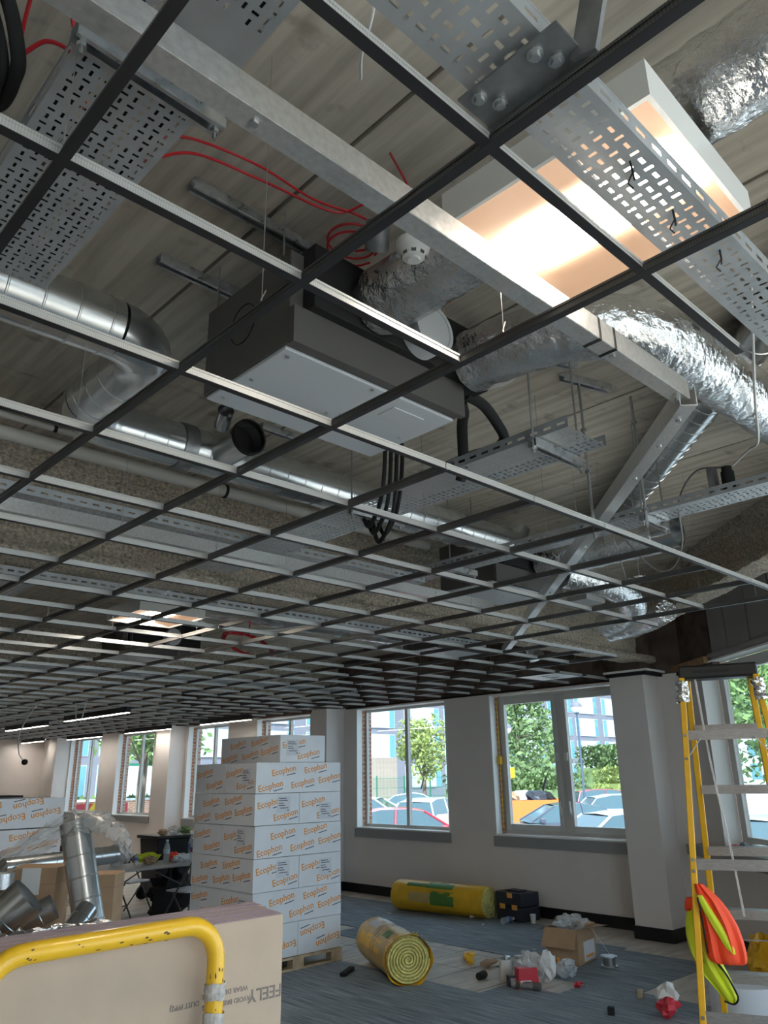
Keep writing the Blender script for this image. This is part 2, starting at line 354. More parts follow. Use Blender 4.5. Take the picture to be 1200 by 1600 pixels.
# ------------------------------------------------------------------ the setting
ZG = 3.034; ZS = 3.93; XW = 9.65; YB = 25.4; XL = -6.0; YN = -4.4; GZ = -0.45
AZ = math.radians(50.0); OU = Vector((math.cos(AZ), math.sin(AZ), 0)); ON = Vector((-math.sin(AZ), math.cos(AZ), 0)); OP = Vector((9.15, 4.03, 0))

fl = MB().box(XL, 9.9, YN, YB, -0.12, 0.0).build('floor', M['floor'], kind='structure', label='bare grey-brown raised floor with worn panel joints', cat='floor')
for (x0,x1,y0,y1) in ((-6,4.6,-1.0,9.2),(4.6,6.1,-1.0,7.3),(6.1,6.56,-1.0,5.2),(6.56,7.08,-1.0,4.67),(7.0,7.48,4.67,5.74),(7.08,8.55,4.15,4.67),
                      (7.48,8.55,4.67,6.2),(7.48,9.2,6.2,13.0),(7.0,7.48,7.8,8.4),(8.55,8.66,5.2,6.2)):
    MB().box(x0,x1,y0,y1,0.0005,0.007).build('carpet', M['carpet'], fl)
# panel joints of the bare floor
jm = MB().box(0,1,-0.002,0.002,0,0.0012).mesh('floor_joint', M['joint'])
for y in (4.67, 5.27, 5.87, 6.47, 7.07, 7.67):
    o = inst('floor_joint', jm, fl, loc=(6.1,y,0.0)); o.scale = (1.38,1,1)
for x in (6.7, 7.3):
    o = inst('floor_joint', jm, fl, loc=(x,5.74,0.0)); o.rotation_euler = (0,0,PI/2); o.scale = (2.3,1,1)

ce = MB().box(XL-0.3, 10.3, YN-0.3, YB+0.3, ZS+0.06, ZS+0.22).build('ceiling', M['joint'], kind='structure', label='bare concrete plank soffit above the open ceiling grid', cat='ceiling')
x = 1.40 - 7*1.192
while x < 10.2:
    MB().box(x+0.009, x+1.183, YN-0.3, YB+0.3, ZS, ZS+0.1).build('slab_plank', M['slab'], ce); x += 1.192

def loft_beam(prof, p0, p1, step, jit):
    p0 = Vector(p0); p1 = Vector(p1); d = (p1-p0); L_ = d.length; d.normalize(); sd = Vector((-d.y, d.x, 0)); n = max(2, int(L_/step))
    # densify profile
    pr = []
    for i in range(len(prof)):
        a = Vector(prof[i]); b = Vector(prof[(i+1) % len(prof)]); k = max(1, int((b-a).length/0.05))
        for q in range(k): pr.append(a + (b-a)*(q/k))
    mb = MB(); vs = []; fs = []; m_ = len(pr); rnd = random.Random(3)
    for i in range(n+1):
        c = p0 + d*(L_*i/n)
        for a in pr:
            j = Vector((rnd.uniform(-jit,jit), rnd.uniform(-jit,jit)))
            vs.append((c.x + sd.x*(a.x+j.x), c.y + sd.y*(a.x+j.x), min(ZS, a.y + j.y)))
    for i in range(n):
        for k in range(m_): k2 = (k+1) % m_; fs.append((i*m_+k, i*m_+k2, (i+1)*m_+k2, (i+1)*m_+k))
    return mb.add(vs, fs)
def iprof(w_, zb, ft=0.075, wb=0.06):
    h = w_/2
    return [(-h,ZS),(-h,ZS-0.06),(-wb,ZS-0.09),(-wb,zb+ft+0.04),(-h,zb+ft),(-h-0.01,zb+0.01),(-h+0.02,zb),(h-0.02,zb),(h+0.01,zb+0.01),(h,zb+ft),(wb,zb+ft+0.04),(wb,ZS-0.09),(h,ZS-0.06),(h,ZS)]
for i, (yc, st, lab) in enumerate(((5.06,0.06,'rough sprayed steel beam nearest the camera, crossing towards the corner column'),(11.35,0.2,'rough sprayed steel beam in line with the second column'),
                     (17.15,0.4,'rough sprayed steel beam in line with the third column'),(23.1,0.5,'rough sprayed steel beam furthest back near the end wall'))):
    loft_beam(iprof(0.30, 3.21), (-6,yc,0), (9.6,yc,0), st, 0.007).build('sprayed_beam', M['spray'], kind='structure', smooth=60, label=lab, cat='beam')
bd = Vector((math.cos(math.radians(48)), math.sin(math.radians(48)), 0)); bq = Vector((2.497,-2.248,0))
loft_beam(iprof(0.26, 3.47), bq - bd*2.5, bq + bd*9.8, 0.06, 0.007).build('sprayed_beam', M['spray'], kind='structure', smooth=60, label='rough sprayed steel beam running askew along the angled window wall', cat='beam')

# --- window wall (local x = world y, local y = into the room)
WW = thing('wall_far', (XW,0,0), 'long painted wall with a row of tall windows', 'wall', kind='structure', rz=PI/2)
WINS = [(5.48,7.76),(8.66,10.84),(12.16,13.98),(15.02,16.75),(18.35,20.35),(21.35,23.4)]
SZ, TZ = 1.03, 3.03
mb = MB(); ed = 4.6
prev = ed
for a, b in WINS:
    mb.box(prev, a, -0.12, 0, 0, 3.06); mb.box(a, b, -0.12, 0, 0, SZ-0.02); prev = b
mb.box(prev, YB+0.1, -0.12, 0, 0, 3.06)
mb.build('inner_skin', M['paint'], WW, world=False)
mb = MB(); prev = ed
for a, b in WINS:
    mb.box(prev-0.0, a+0.03, -0.34, -0.125, GZ, ZS); mb.box(a+0.03, b-0.03, -0.34, -0.125, GZ, SZ-0.03); mb.box(a+0.03, b-0.03, -0.34, -0.125, TZ+0.02, ZS); prev = b-0.03
mb.box(prev, YB+0.3, -0.34, -0.125, GZ, ZS)
mb.build('brick_skin', M['brick'], WW, world=False)
MB().box(ed, YB, -0.12, -0.02, 3.062, ZS-0.01).build('upper_lining', M['brownwall'], WW, world=False)
MB().box(4.95, YB, 0, 0.015, 0, 0.14).build('skirting', M['black'], WW, world=False)

def window(name, root_loc, rz, a, b, z0, z1, label, sashes=False, mull=None, depth=0.19, fw=0.05, gl='tintglass'):
    """a framed window; local x along the wall, local y into the room"""
    r = thing(name, root_loc, label, 'window', kind='structure', rz=rz)
    g = -depth
    mb = MB()   # white lining of the opening
    mb.box(a, a+0.02, g, 0.004, z0, z1); mb.box(b-0.02, b, g, 0.004, z0, z1); mb.box(a, b, g, 0.004, z1-0.02, z1)
    mb.build('reveal', M['reveal'], r, world=False)
    MB().box(a-0.0, b+0.0, g, 0.03, z0-0.02, z0).build('sill_board', M['reveal'], r, world=False)
    MB().box(a-0.02, b+0.02, 0.002, 0.035, z0-0.16, z0-0.022).build('sill_fascia', M['sill'], r, world=False)
    mb = MB()
    mb.box(a+0.02, a+0.02+fw, g-0.06, g, z0, z1-0.02); mb.box(b-0.02-fw, b-0.02, g-0.06, g, z0, z1-0.02)
    mb.box(a+0.02+fw, b-0.02-fw, g-0.06, g, z0, z0+fw); mb.box(a+0.02+fw, b-0.02-fw, g-0.06, g, z1-0.02-fw, z1-0.02)
    mb.build('frame', M['upvc'], r, world=False, bevel=0.006)
    ms = mull if mull else [(a+b)/2]
    edges = [a+0.02+fw] + ms + [b-0.02-fw]
    for q in ms: MB().box(q-0.035, q+0.035, g-0.06, g+0.01, z0+fw, z1-0.02-fw).build('mullion', M['upvc'], r, world=False, bevel=0.006)
    for k in range(len(edges)-1):
        e0 = edges[k] + (0.035 if k else 0); e1 = edges[k+1] - (0.035 if k < len(edges)-2 else 0); zb = z0+fw; zt = z1-0.02-fw
        if sashes:
            s_ = 0.085; mb = MB()
            mb.box(e0, e0+s_, g-0.05, g+0.025, zb, zt); mb.box(e1-s_, e1, g-0.05, g+0.025, zb, zt); mb.box(e0+s_, e1-s_, g-0.05, g+0.025, zb, zb+s_); mb.box(e0+s_, e1-s_, g-0.05, g+0.025, zt-s_, zt)
            sa = mb.build('sash', M['upvc'], r, world=False, bevel=0.008)
            hx = e1-s_/2 if k == 0 else e0+s_/2
            for hz in (zb+0.28,):
                h = MB().box(hx-0.014, hx+0.014, g+0.025, g+0.04, hz-0.05, hz+0.05); h.box(hx-0.012, hx+0.012, g+0.04, g+0.06, hz-0.02, hz+0.13)
                h.build('handle', M['white'], sa, world=False)
            MB().box(hx-0.025, hx+0.025, g+0.025, g+0.045, zb+0.95, zb+1.06).build('restrictor', M['white'], sa, world=False)
            MB().box(e0+s_-0.01, e1-s_+0.01, g-0.018, g-0.012, zb+s_-0.01, zt-s_+0.01).build('pane', M[gl], sa, world=False)
        else:
            MB().box(e0-0.005, e1+0.005, g-0.035, g-0.029, zb-0.005, zt+0.005).build('pane', M[gl], r, world=False)
    return r
wl = ['two-sash casement window nearest the corner, looking onto parked cars', 'two-light window over the red car, right of the carton stack', 'window partly hidden behind the top of the carton stack, right of its top box',
      'window just left of the carton stack', 'tall window second from the left end of the wall', 'leftmost tall window near the end wall']
for i, (a, b) in enumerate(WINS):
    window('window_%d' % (i+1), (XW,0,0), PI/2, a, b, SZ, TZ, wl[i], sashes=(i == 0))
# yellow roller chain at the first window
MB().tube([(7.70,-0.12,2.95),(7.70,-0.12,2.35),(7.70,-0.12,1.1)], 0.008, 6).box(7.67,7.73,-0.15,-0.09,2.0,2.12).build('blind_chain', M['yellow'], bpy.data.objects['window_1'], world=False)
# white sticker strips left on the panes
for wi, px, pz in ((0,6.98,1.72),(1,9.42,1.74)):
    c_ = MB(); c_.obox((px,-0.205,pz),(0.035,0.004,0.2), 0, Matrix.Rotation(math.radians(-22),3,'Y')); c_.build('sticker', M['white'], bpy.data.objects['window_%d' % (wi+1)], world=False)

# --- columns against the window wall
for i, (y0,y1,lab) in enumerate(((4.93,5.40,'white boxed column in the corner beside the stepladder'),(11.19,11.62,'white boxed column between the second and third windows'),
                          (16.85,17.5,'white boxed column between the fourth and fifth windows'),(23.42,24.0,'white boxed column at the left end of the window wall'))):
    r = thing('column', (9.24,y0,0), lab, 'column', kind='structure')
    MB().box(9.24, 9.649, y0, y1, 0.0, 3.04).build('casing', M['paint'], r)
    MB().box(9.222, 9.648, y0-0.018, y1+0.018, 0, 0.14).build('skirting', M['black'], r)
MB().box(9.30, 9.60, 4.98, 5.36, 3.05, ZS).build('column_core', M['brownwall'], kind='structure', label='dark sprayed column core above the corner casing', cat='column')

# --- angled window wall on the right (local x = along, local y = into the room)
OW = thing('wall_right', tuple(OP), 'angled painted wall with large windows behind the stepladder', 'wall', kind='structure', rz=AZ)
OWN = [(-2.85,0.22),(-6.3,-3.3),(-9.8,-6.8)]; OTZ = 3.10
mb = MB(); prev = 1.02
for a, b in OWN:
    zb = SZ if b > 0 else 0.14  # unseen windows reach down to the floor to send more daylight upward
    mb.box(b, prev, -0.12, 0, 0, 3.05); mb.box(a, b, -0.12, 0, 0, zb-0.02); prev = a
mb.box(-11.05, prev, -0.12, 0, 0, 3.05)
mb.build('inner_skin', M['paint'], OW, world=False)
mb = MB(); prev = 1.2
for a, b in OWN:
    mb.box(b+0.06, prev, -0.34, -0.125, GZ, ZS); mb.box(a-0.06, b+0.06, -0.34, -0.125, GZ, (SZ if b > 0 else 0.14)-0.03); mb.box(a-0.06, b+0.06, -0.34, -0.125, OTZ+0.03, ZS); prev = a-0.06
mb.box(-11.2, prev, -0.34, -0.125, GZ, ZS)
mb.build('brick_skin', M['brick'], OW, world=False)
MB().box(-0.06, 1.0, -0.12, -0.03, 3.052, ZS-0.01).build('upper_lining', M['brownwall'], OW, world=False)
MB().box(-11.0, -0.10, -0.12, -0.06, 3.12, ZS-0.01).build('upper_lining', M['panelgrey'], OW, world=False)
for s0, s1 in ((-0.48,-0.10),(-0.98,-0.50),(-1.48,-1.0),(-1.98,-1.5),(-2.6,-2.0)):
    MB().box(s0+0.004, s1-0.004, -0.058, -0.02, 3.17, 3.80).build('cladding_panel', M['panelgrey'], OW, world=False, bevel=0.004)
MB().box(-2.9, -0.06, -0.06, 0.02, 3.12, 3.165).build('head_rail', M['panelgrey'], OW, world=False, bevel=0.004)
MB().box(-3.3, 0.95, 0, 0.015, 0, 0.14).build('skirting', M['black'], OW, world=False)
for i, (a, b) in enumerate(OWN):
    window('window_%d' % (7+i), tuple(OP), AZ, a, b, SZ if i == 0 else 0.14, OTZ, ('large window behind the stepladder on the angled wall','unseen second window of the angled wall, made full height for extra daylight','unseen third window of the angled wall, made full height for extra daylight')[i], mull=[b-1.6], depth=0.2, fw=0.13, gl='tintglass' if i == 0 else 'glass')
# deep grey sill shelf under the ladder window
MB().box(-2.9, 0.80, 0.002, 0.20, 0.93, 1.045).build('sill_shelf', M['sill'], OW, world=False, bevel=0.006)

# --- trims at ceiling level
MB().box(9.19, 9.235, 4.88, 5.42, 3.03, 3.065).box(9.19, 9.64, 4.86, 4.9, 3.03, 3.065).box(9.61,9.648,5.42,11.1,3.035,3.06).build('trim_1', M['blackm'], kind='structure', label='black edge trim around the head of the corner column', cat='trim')
MB().box(9.17, 9.19, 4.84, 5.44, 3.075, 3.10).box(9.17, 9.64, 4.82, 4.84, 3.075, 3.10).build('trim_2', M['reveal'], kind='structure', label='white channel above the black trim on the corner column', cat='trim')
t3 = thing('trim_3', tuple(OP), 'raw timber batten along the head of the angled wall', 'trim', kind='structure', rz=AZ)
MB().box(-0.02, 0.95, 0.0, 0.05, 3.07, 3.15).build('batten', M['timber'], t3, world=False)
MB().box(-0.02, 0.95, 0.0, 0.03, 3.02, 3.06).build('edge_trim', M['blackm'], t3, world=False)

# --- remaining walls
MB().box(XL, XW, YB, YB+0.2, 0, ZS).build('wall_left', M['paint'], kind='structure', label='plain end wall at the far left', cat='wall')
MB().box(XL, XW-0.02, YB-0.015, YB, 0, 0.14).build('baseboard_left', M['black'], kind='structure', label='black skirting along the far end wall', cat='skirting')
MB().box(XL-0.2, XL, YN, YB, 0, ZS).build('wall_side', M['paint'], kind='structure', label='plain wall beyond the left of the picture', cat='wall')
NW = thing('wall_near', (0,YN,0), 'unseen wall behind the camera, glazed to bring in daylight', 'wall', kind='structure')  # unseen wall, its glazing added to light the room
MB().box(XL, 2.3, YN-0.2, YN, 0, 0.12).box(XL, 2.3, YN-0.2, YN, 3.75, ZS).build('upstand', M['paint'], NW)
MB().box(XL, -1.9, YN-0.2, YN, 0.12, 3.75).build('light_block_bay', M['paint'], NW)  # unseen bay closed to keep daylight off the left side
x = -1.87
while x < 2.3:
    MB().box(x-0.03, x+0.03, YN-0.14, YN-0.04, 0.12, 3.75).build('mullion', M['upvc'], NW)
    if x+1.38 < 2.4: MB().box(x+0.03, x+1.35, YN-0.10, YN-0.094, 0.12, 3.75).build('pane', M['glass'], NW)
    x += 1.38

# ------------------------------------------------------------------ suspended ceiling grid
GX = lambda i: 0.6*i - 0.206
GY = lambda j: 0.6*j + 0.116
grid = thing('ceiling_grid', (0,0,ZG), 'open suspended ceiling grid of black-faced steel tees without tiles', 'ceiling grid')
def tee(L_, m_web, along):
    """web + bulb, and the black face strip; along x or y, starting at 0"""
    a = MB(); b = MB()
    def bx(mb, w0, w1, z0, z1):
        if along == 'x': mb.box(0, L_, w0, w1, z0, z1)
        else: mb.box(w0, w1, 0, L_, z0, z1)
    bx(a, -0.0009, 0.0009, 0.001, 0.026); bx(a, -0.0035, 0.0035, 0.026, 0.033); bx(a, -0.0115, 0.0115, 0.0003, 0.0012); bx(b, -0.012, 0.012, -0.0012, 0.0002)
    return a, b
import mathutils
def pix(x, y, z):
    v = Vector((x,y,z-CAMZ)); d = v.dot(FW)
    if d < 0.15: return None
    return (600 + 1206.5*v.dot(RT)/d, 800 - 1206.5*v.dot(UP)/d)
def jstart(i):
    if i <= 3: return -1.6
    if i <= 9: return GY(3)
    if i == 10: return 0.4
    if i <= 13: return GY(7)
    return 5.45
for i in range(0, 16):
    y0 = jstart(i); L_ = YB - 0.05 - y0; a, b = tee(L_, M['web'], 'y')
    o = a.build('main_tee', M['web'], grid, world=False); o.location = (GX(i), y0, 0)
    b.build('face_strip', M['cap'], o, world=False)
ca, cb = tee(0.594, M['webx'], 'x'); cam_me = ca.mesh('cross_tee', M['webx']); cbm = cb.mesh('face_strip', M['cap'])
spots = []
for j in range(-1, 42):
    for i in range(-1, 16):
        y = GY(j)
        if i < 3: ok = j >= 1
        elif i < 9: ok = j >= 3
        elif i == 9: ok = j >= 3
        elif i == 10: ok = (j >= 7) or j == 3
        elif i <= 12: ok = j >= 7
        else: ok = j >= 9
        if not ok: continue
        P_ = [pix(GX(i)+0.3*k, y, ZG) for k in (0,1,2)]
        if not any(p and -260 < p[0] < 1460 and -260 < p[1] < 1700 for p in P_): continue
        spots.append((math.hypot(GX(i)+0.3, y), i, j))
spots.sort()
for d_, i, j in spots[:300]:
    o = inst('cross_tee', cam_me, grid, loc=(GX(i)+0.003, GY(j), 0.0004)); inst('face_strip', cbm, o)
mb = MB(); mc = MB()
for d_, i, j in spots[300:]:
    x0 = GX(i)+0.003; y = GY(j)
    mb.box(x0, x0+0.594, y-0.001, y+0.001, 0.001, 0.032); mc.box(x0, x0+0.594, y-0.012, y+0.012, -0.0008, 0.0004)
o = mb.build('cross_tees_beyond', M['webx'], grid, world=False, kind='stuff')
mc.build('face_strips_beyond', M['cap'], o, world=False, kind='stuff')
# two loose ends: the tee running past the third main, and a stub near the corner
a, b = tee(0.56, M['webx'], 'x'); o = a.build('cross_tee', M['webx'], grid, world=False); o.location = (GX(3)+0.003, GY(1), 0.0004); b.build('face_strip', M['cap'], o, world=False)
a, b = tee(0.42, M['webx'], 'x'); o = a.build('cross_tee', M['webx'], grid, world=False); o.location = (GX(10)+0.003, GY(5), 0.0004); b.build('face_strip', M['cap'], o, world=False)
# hanger wires
wm = MB().cyl((0,0,0.03),(0,0,ZS-ZG-0.001),0.0013,n=5).cyl((-0.004,0,0.035),(0.012,0,0.075),0.0016,n=4).mesh('hanger_wire', M['wire'])
for i in range(0, 14):
    y = jstart(i) + 0.35 + 0.17*(i % 3)
    while y < 13:
        p = pix(GX(i), y, ZG)
        if p and -100 < p[0] < 1300 and -100 < p[1] < 1200 and not (1.2 < GX(i) < 2.6 and 1.5 < y < 2.6) and abs(y-5.06) > 0.2: inst('hanger_wire', wm, grid, loc=(GX(i), y, 0))
        y += 1.2
# ------------------------------------------------------------------ services above the grid
def perforate(mb, x0, x1, y0, y1, z, cell, skip=None, sl=(0.62,0.26)):
    nx = max(1, round((x1-x0)/cell)); ny = max(1, round((y1-y0)/cell)); cx = (x1-x0)/nx; cy = (y1-y0)/ny
    for j in range(ny):
        for i in range(nx):
            a = x0+i*cx; b = y0+j*cy; c = a+cx; d = b+cy; h = (i+j) % 2
            if skip and skip(i, j, nx, ny):
                mb.add([(a,b,z),(c,b,z),(c,d,z),(a,d,z)], [(3,2,1,0)]); continue
            wx, wy = (sl[0],sl[1]) if h else (sl[1],sl[0])
            e = a+cx*(1-wx)/2; f_ = c-cx*(1-wx)/2; g = b+cy*(1-wy)/2; k = d-cy*(1-wy)/2
            mb.add([(a,b,z),(c,b,z),(c,d,z),(a,d,z),(e,g,z),(f_,g,z),(f_,k,z),(e,k,z)], [(0,4,5,1),(1,5,6,2),(2,6,7,3),(3,7,4,0)])
def tray(label, loc, rz, length, width, hgt=0.05, cell=0.026, sides=(1,1), skip=None, group=None):
    """perforated cable tray: local y along, x across, base at z=0"""
    r = thing('cable_tray', loc, label, 'cable tray', group, rz=rz)
    mb = MB(); perforate(mb, 0.012, width-0.012, 0, length, 0, cell, skip)
    for a, b in ((0,0.012),(width-0.012,width)): mb.add([(a,0,0),(b,0,0),(b,length,0),(a,length,0)], [(3,2,1,0)])
    mb.build('perforated_base', M['tray'], r, world=False)
    for k, xx in enumerate((0, width)):
        if not sides[k]: continue
        s = MB(); n = int(length/0.07); dl = length/n
        for i in range(n):
            y0 = i*dl; y1 = y0+dl; g0 = y0+dl*0.22; g1 = y1-dl*0.22; za, zb = hgt*0.38, hgt*0.62
            s.add([(xx,y0,0),(xx,y1,0),(xx,y1,hgt),(xx,y0,hgt),(xx,g0,za),(xx,g1,za),(xx,g1,zb),(xx,g0,zb)], [(0,1,5,4),(1,2,6,5),(2,3,7,6),(3,0,4,7)])
        s.box(xx-0.002, xx+0.002, 0, length, hgt-0.001, hgt+0.004)
        s.build('side_flange', M['tray'], r, world=False)
    return r
def strut(label, a, b, rods=(), top=ZS, sec=0.041, group=None, m='galv', slots=True):
    """slotted strut channel from a to b with threaded rods at given fractions"""
    a = Vector(a); b = Vector(b); r = thing('strut_support', tuple(a), label, 'bracket', group)
    d = (b-a); L_ = d.length; d.normalize(); sd = Vector((-d.y, d.x, 0)); mb = MB(); mb2 = MB()
    mb.bar(a+Vector((0,0,sec-0.002)), b+Vector((0,0,sec-0.002)), sec, 0.003)
    for s_ in (-1,1):
        mb.bar(a+sd*(s_*sec/2)+Vector((0,0,sec/2)), b+sd*(s_*sec/2)+Vector((0,0,sec/2)), 0.003, sec)
        mb.bar(a+sd*(s_*sec*0.37), b+sd*(s_*sec*0.37), sec*0.26, 0.003)
    mb.build('channel', M[m], r)
    n = int(L_/0.05)
    if slots:
        for i in range(n):
            c = a + d*(L_*(i+0.5)/n) + Vector((0,0,sec-0.0045)); mb2.bar(c-d*0.013, c+d*0.013, 0.013, 0.002)
        mb2.build('slots', M['blackm'], r)
    for t in rods:
        p = a + d*(L_*t); MB().cyl((p.x,p.y,p.z-0.03),(p.x,p.y,top-0.002),0.005,n=6).build('threaded_rod', M['rod'], r)
        MB().cyl((p.x,p.y,p.z-0.012),(p.x,p.y,p.z-0.002),0.011,n=6).build('nut', M['galv'], r)
    return r
def duct(mb, path, r, n=26, seam=0.13, ridge=0.0035, start=0.0):
    """spiral duct: polyline densified, raised seams"""
    P = [Vector(p) for p in path]; pts = []; rf = []; acc = start
    pts.append(P[0]); rf.append(r)
    for i in range(len(P)-1):
        d = (P[i+1]-P[i]); L_ = d.length; dn = d.normalized()
        for q in range(1, int(L_/seam)+1):
            t = q*seam
            if t > L_-0.01: break
            for dt, k in ((-0.005,0),(-0.002,1),(0.002,1),(0.005,0)): pts.append(P[i]+dn*(t+dt)); rf.append(r+ridge*k)
        pts.append(P[i+1]); rf.append(r)
    return mb.tube(pts, r, n, True, rf)
def foil(mb, path, r, n=22, step=0.03, jit=0.004, seed=1):
    rnd = random.Random(seed); P = [Vector(p) for p in path]; pts = []; 
    for i in range(len(P)-1):
        k = max(1, int((P[i+1]-P[i]).length/step))
        for q in range(k): pts.append(P[i] + (P[i+1]-P[i])*(q/k))
    pts.append(P[-1]); m0 = len(mb.v)
    mb.tube(pts, r, n, True, [r + rnd.uniform(-jit,jit) for _ in pts])
    for i in range(m0, len(mb.v)):
        mb.v[i] = tuple(c + rnd.uniform(-jit,jit)*0.6 for c in mb.v[i])
    return mb

# --- galvanised steel channel crossing the view, and its diagonal continuation
def channel(label, a, b, wd, ht, bolts=()):
    a = Vector(a); b = Vector(b); r = thing('steel_channel', tuple(a), label, 'steel channel')
    d = (b-a).normalized(); sd = Vector((-d.y,d.x,0)); mb = MB()
    mb.bar(a, b, wd, 0.003)
    for s_ in (-1,1): mb.bar(a+sd*(s_*wd/2)+Vector((0,0,ht/2)), b+sd*(s_*wd/2)+Vector((0,0,ht/2)), 0.003, ht)
    mb.build('profile', M['galvspan'], r)
    for t in bolts:
        p = a + (b-a)*t; MB().cyl((p.x,p.y,p.z-0.009),(p.x,p.y,p.z+0.004),0.010,n=6).build('bolt', M['galv'], r)
    return r
c1 = channel('long straight galvanised channel crossing below the lit panel', (-1.2,1.075,3.15), (2.56,1.075,3.15), 0.056, 0.075, (0.3,0.5,0.87,0.99))
MB().box(1.95,1.962,1.044,1.106,3.146,3.227).build('splice_strap', M['blackm'], c1); MB().box(2.04,2.052,1.044,1.106,3.146,3.227).build('splice_strap', M['blackm'], c1)
c2 = channel('diagonal galvanised channel running from the long one towards the far beam', (2.55,1.05,3.122), (6.9,5.28,3.122), 0.06, 0.075, (0.02,0.06,0.12,0.3,0.5,0.7))
channel('galvanised channel running just in front of the sprayed beam', (-0.5,3.86,3.12), (4.9,3.86,3.12), 0.06, 0.07)

# --- cable trays
def tray_x(label, x0, x1, y0, y1, z, **k):   # tray running along x
    return tray(label, (x0, y1, z), -PI/2, x1-x0, y1-y0, **k)
def tray_y(label, x0, x1, y0, y1, z, **k):   # tray running along y
    return tray(label, (x0, y0, z), 0.0, y1-y0, x1-x0, **k)
ta = tray_x('narrow perforated tray passing right below the lit panel', 1.02, 3.1, 0.565, 0.72, 3.172, cell=0.0325)
tray_x('short run of tray bolted to the grey hanging bracket', -0.3, 1.05, 0.565, 0.74, 3.18, cell=0.034)
for xx, yy in ((1.40,0.62),(1.62,0.63),(1.86,0.62),(2.26,0.62)):   # cable ties
    MB().tube([(xx-0.03,yy-0.01,3.167),(xx,yy,3.160),(xx+0.03,yy+0.012,3.167)], 0.0028, 5).tube([(xx,yy,3.162),(xx+0.01,yy+0.02,3.150),(xx+0.03,yy+0.018,3.146)], 0.002, 5).build('cable_tie', M['blackm'], ta)
br = thing('hanging_bracket', (1.0,0.55,3.15), 'grey angled steel bracket carrying the short tray', 'bracket')
mb = MB().box(0.95,1.055,0.52,0.755,3.150,3.156).box(1.05,1.056,0.50,0.76,3.112,3.156).bar((1.03,0.515,3.13),(1.02,0.44,3.36),0.055,0.012,(1,0,0)).bar((1.02,0.44,3.36),(1.02,0.44,ZS),0.055,0.012,(1,0,0))
mb.build('strap', M['galvdark'], br)
for xx, yy in ((0.975,0.585),(1.015,0.565),(0.975,0.72),(1.015,0.70)):
    MB().cyl((xx,yy,3.138),(xx,yy,3.150),0.010,n=6).cyl((xx,yy,3.146),(xx,yy,3.150),0.016,n=14).build('bolt', M['galv'], br)
tray_y('wide perforated tray at the upper left of the ceiling', 0.40, 0.69, -0.6, 2.28, 3.37, cell=0.0265, skip=lambda i,j,nx,ny: (62 < j < 74 and 3 < i) or (j % 9 == 8 and i % 3 == 1))
strut('slotted strut under the wide upper-left tray', (0.375,1.295,3.325), (0.735,1.305,3.325), (0.05,0.95), m='galv')
tray_y('tray in two offset lengths hanging right of the fan coil unit', 2.66, 2.965, 1.62, 4.72, 3.272, cell=0.034)
strut('slotted strut under the tray right of the fan coil unit', (2.63,1.79,3.226), (3.03,1.79,3.226), (0.03,0.95))
strut('slotted strut further along the tray right of the fan coil unit', (2.63,3.0,3.226), (3.03,3.0,3.226), (0.03,0.95))
tray_y('long tray running along the right towards the far beam', 4.20, 4.415, -0.4, 4.75, 3.340, cell=0.036)
strut('strut carrying the long right-hand tray', (4.17,2.1,3.294), (4.47,2.1,3.294), (0.04,0.96))
strut('strut carrying the far end of the long right-hand tray', (4.17,3.65,3.294), (4.47,3.65,3.294), (0.04,0.96))
tray_x('tray tucked in front of the near sprayed beam', 0.2, 4.3, 4.02, 4.32, 3.29, cell=0.038)
tray_x('tray running right under the near sprayed beam', 0.4, 6.5, 5.22, 5.42, 3.15, cell=0.042)
tray_y('short cross tray beyond the near sprayed beam at the left', 1.75, 2.0, 5.5, 8.2, 3.25, cell=0.034)
tray_x('tray crossing in front of the second sprayed beam', 2.0, 9.2, 10.3, 10.55, 3.22, cell=0.05)
rn = 0
for (a, b, rods, lab) in (((1.08,2.10,3.888),(1.82,2.10,3.888),(),'strut fixed to the soffit above the fan coil unit, nearer the channel'), ((1.20,2.57,3.888),(1.80,2.57,3.888),(),'strut fixed to the soffit above the fan coil unit, further back'),
                     ((2.45,3.62,3.888),(2.75,3.62,3.888),(),'short strut on the soffit above the spiral duct'),((3.0,2.0,3.888),(3.25,1.9,3.888),(),'short strut on the soffit above the offset tray'),((3.3,2.02,3.888),(3.62,1.92,3.888),(),'short strut on the soffit beside the diagonal duct')):
    strut(lab, a, b, rods, slots=False)
for (xx, yy, z0, lab) in ((3.4,1.98,3.0,'tall threaded rod hanging beside the offset tray'),(3.76,1.87,3.12,'threaded rod with a bare end hanging beside the diagonal channel')):
    r = thing('threaded_rod', (xx,yy,z0+0.0), lab, 'rod')
    MB().cyl((xx,yy,z0),(xx,yy,ZS-0.04),0.008,n=8).build('rod', M['rod'], r)
    for zz in (z0+0.08, z0+0.36, z0+0.6): MB().cyl((xx,yy,zz),(xx,yy,zz+0.015),0.015,n=6).build('nut', M['galvdark'], r)

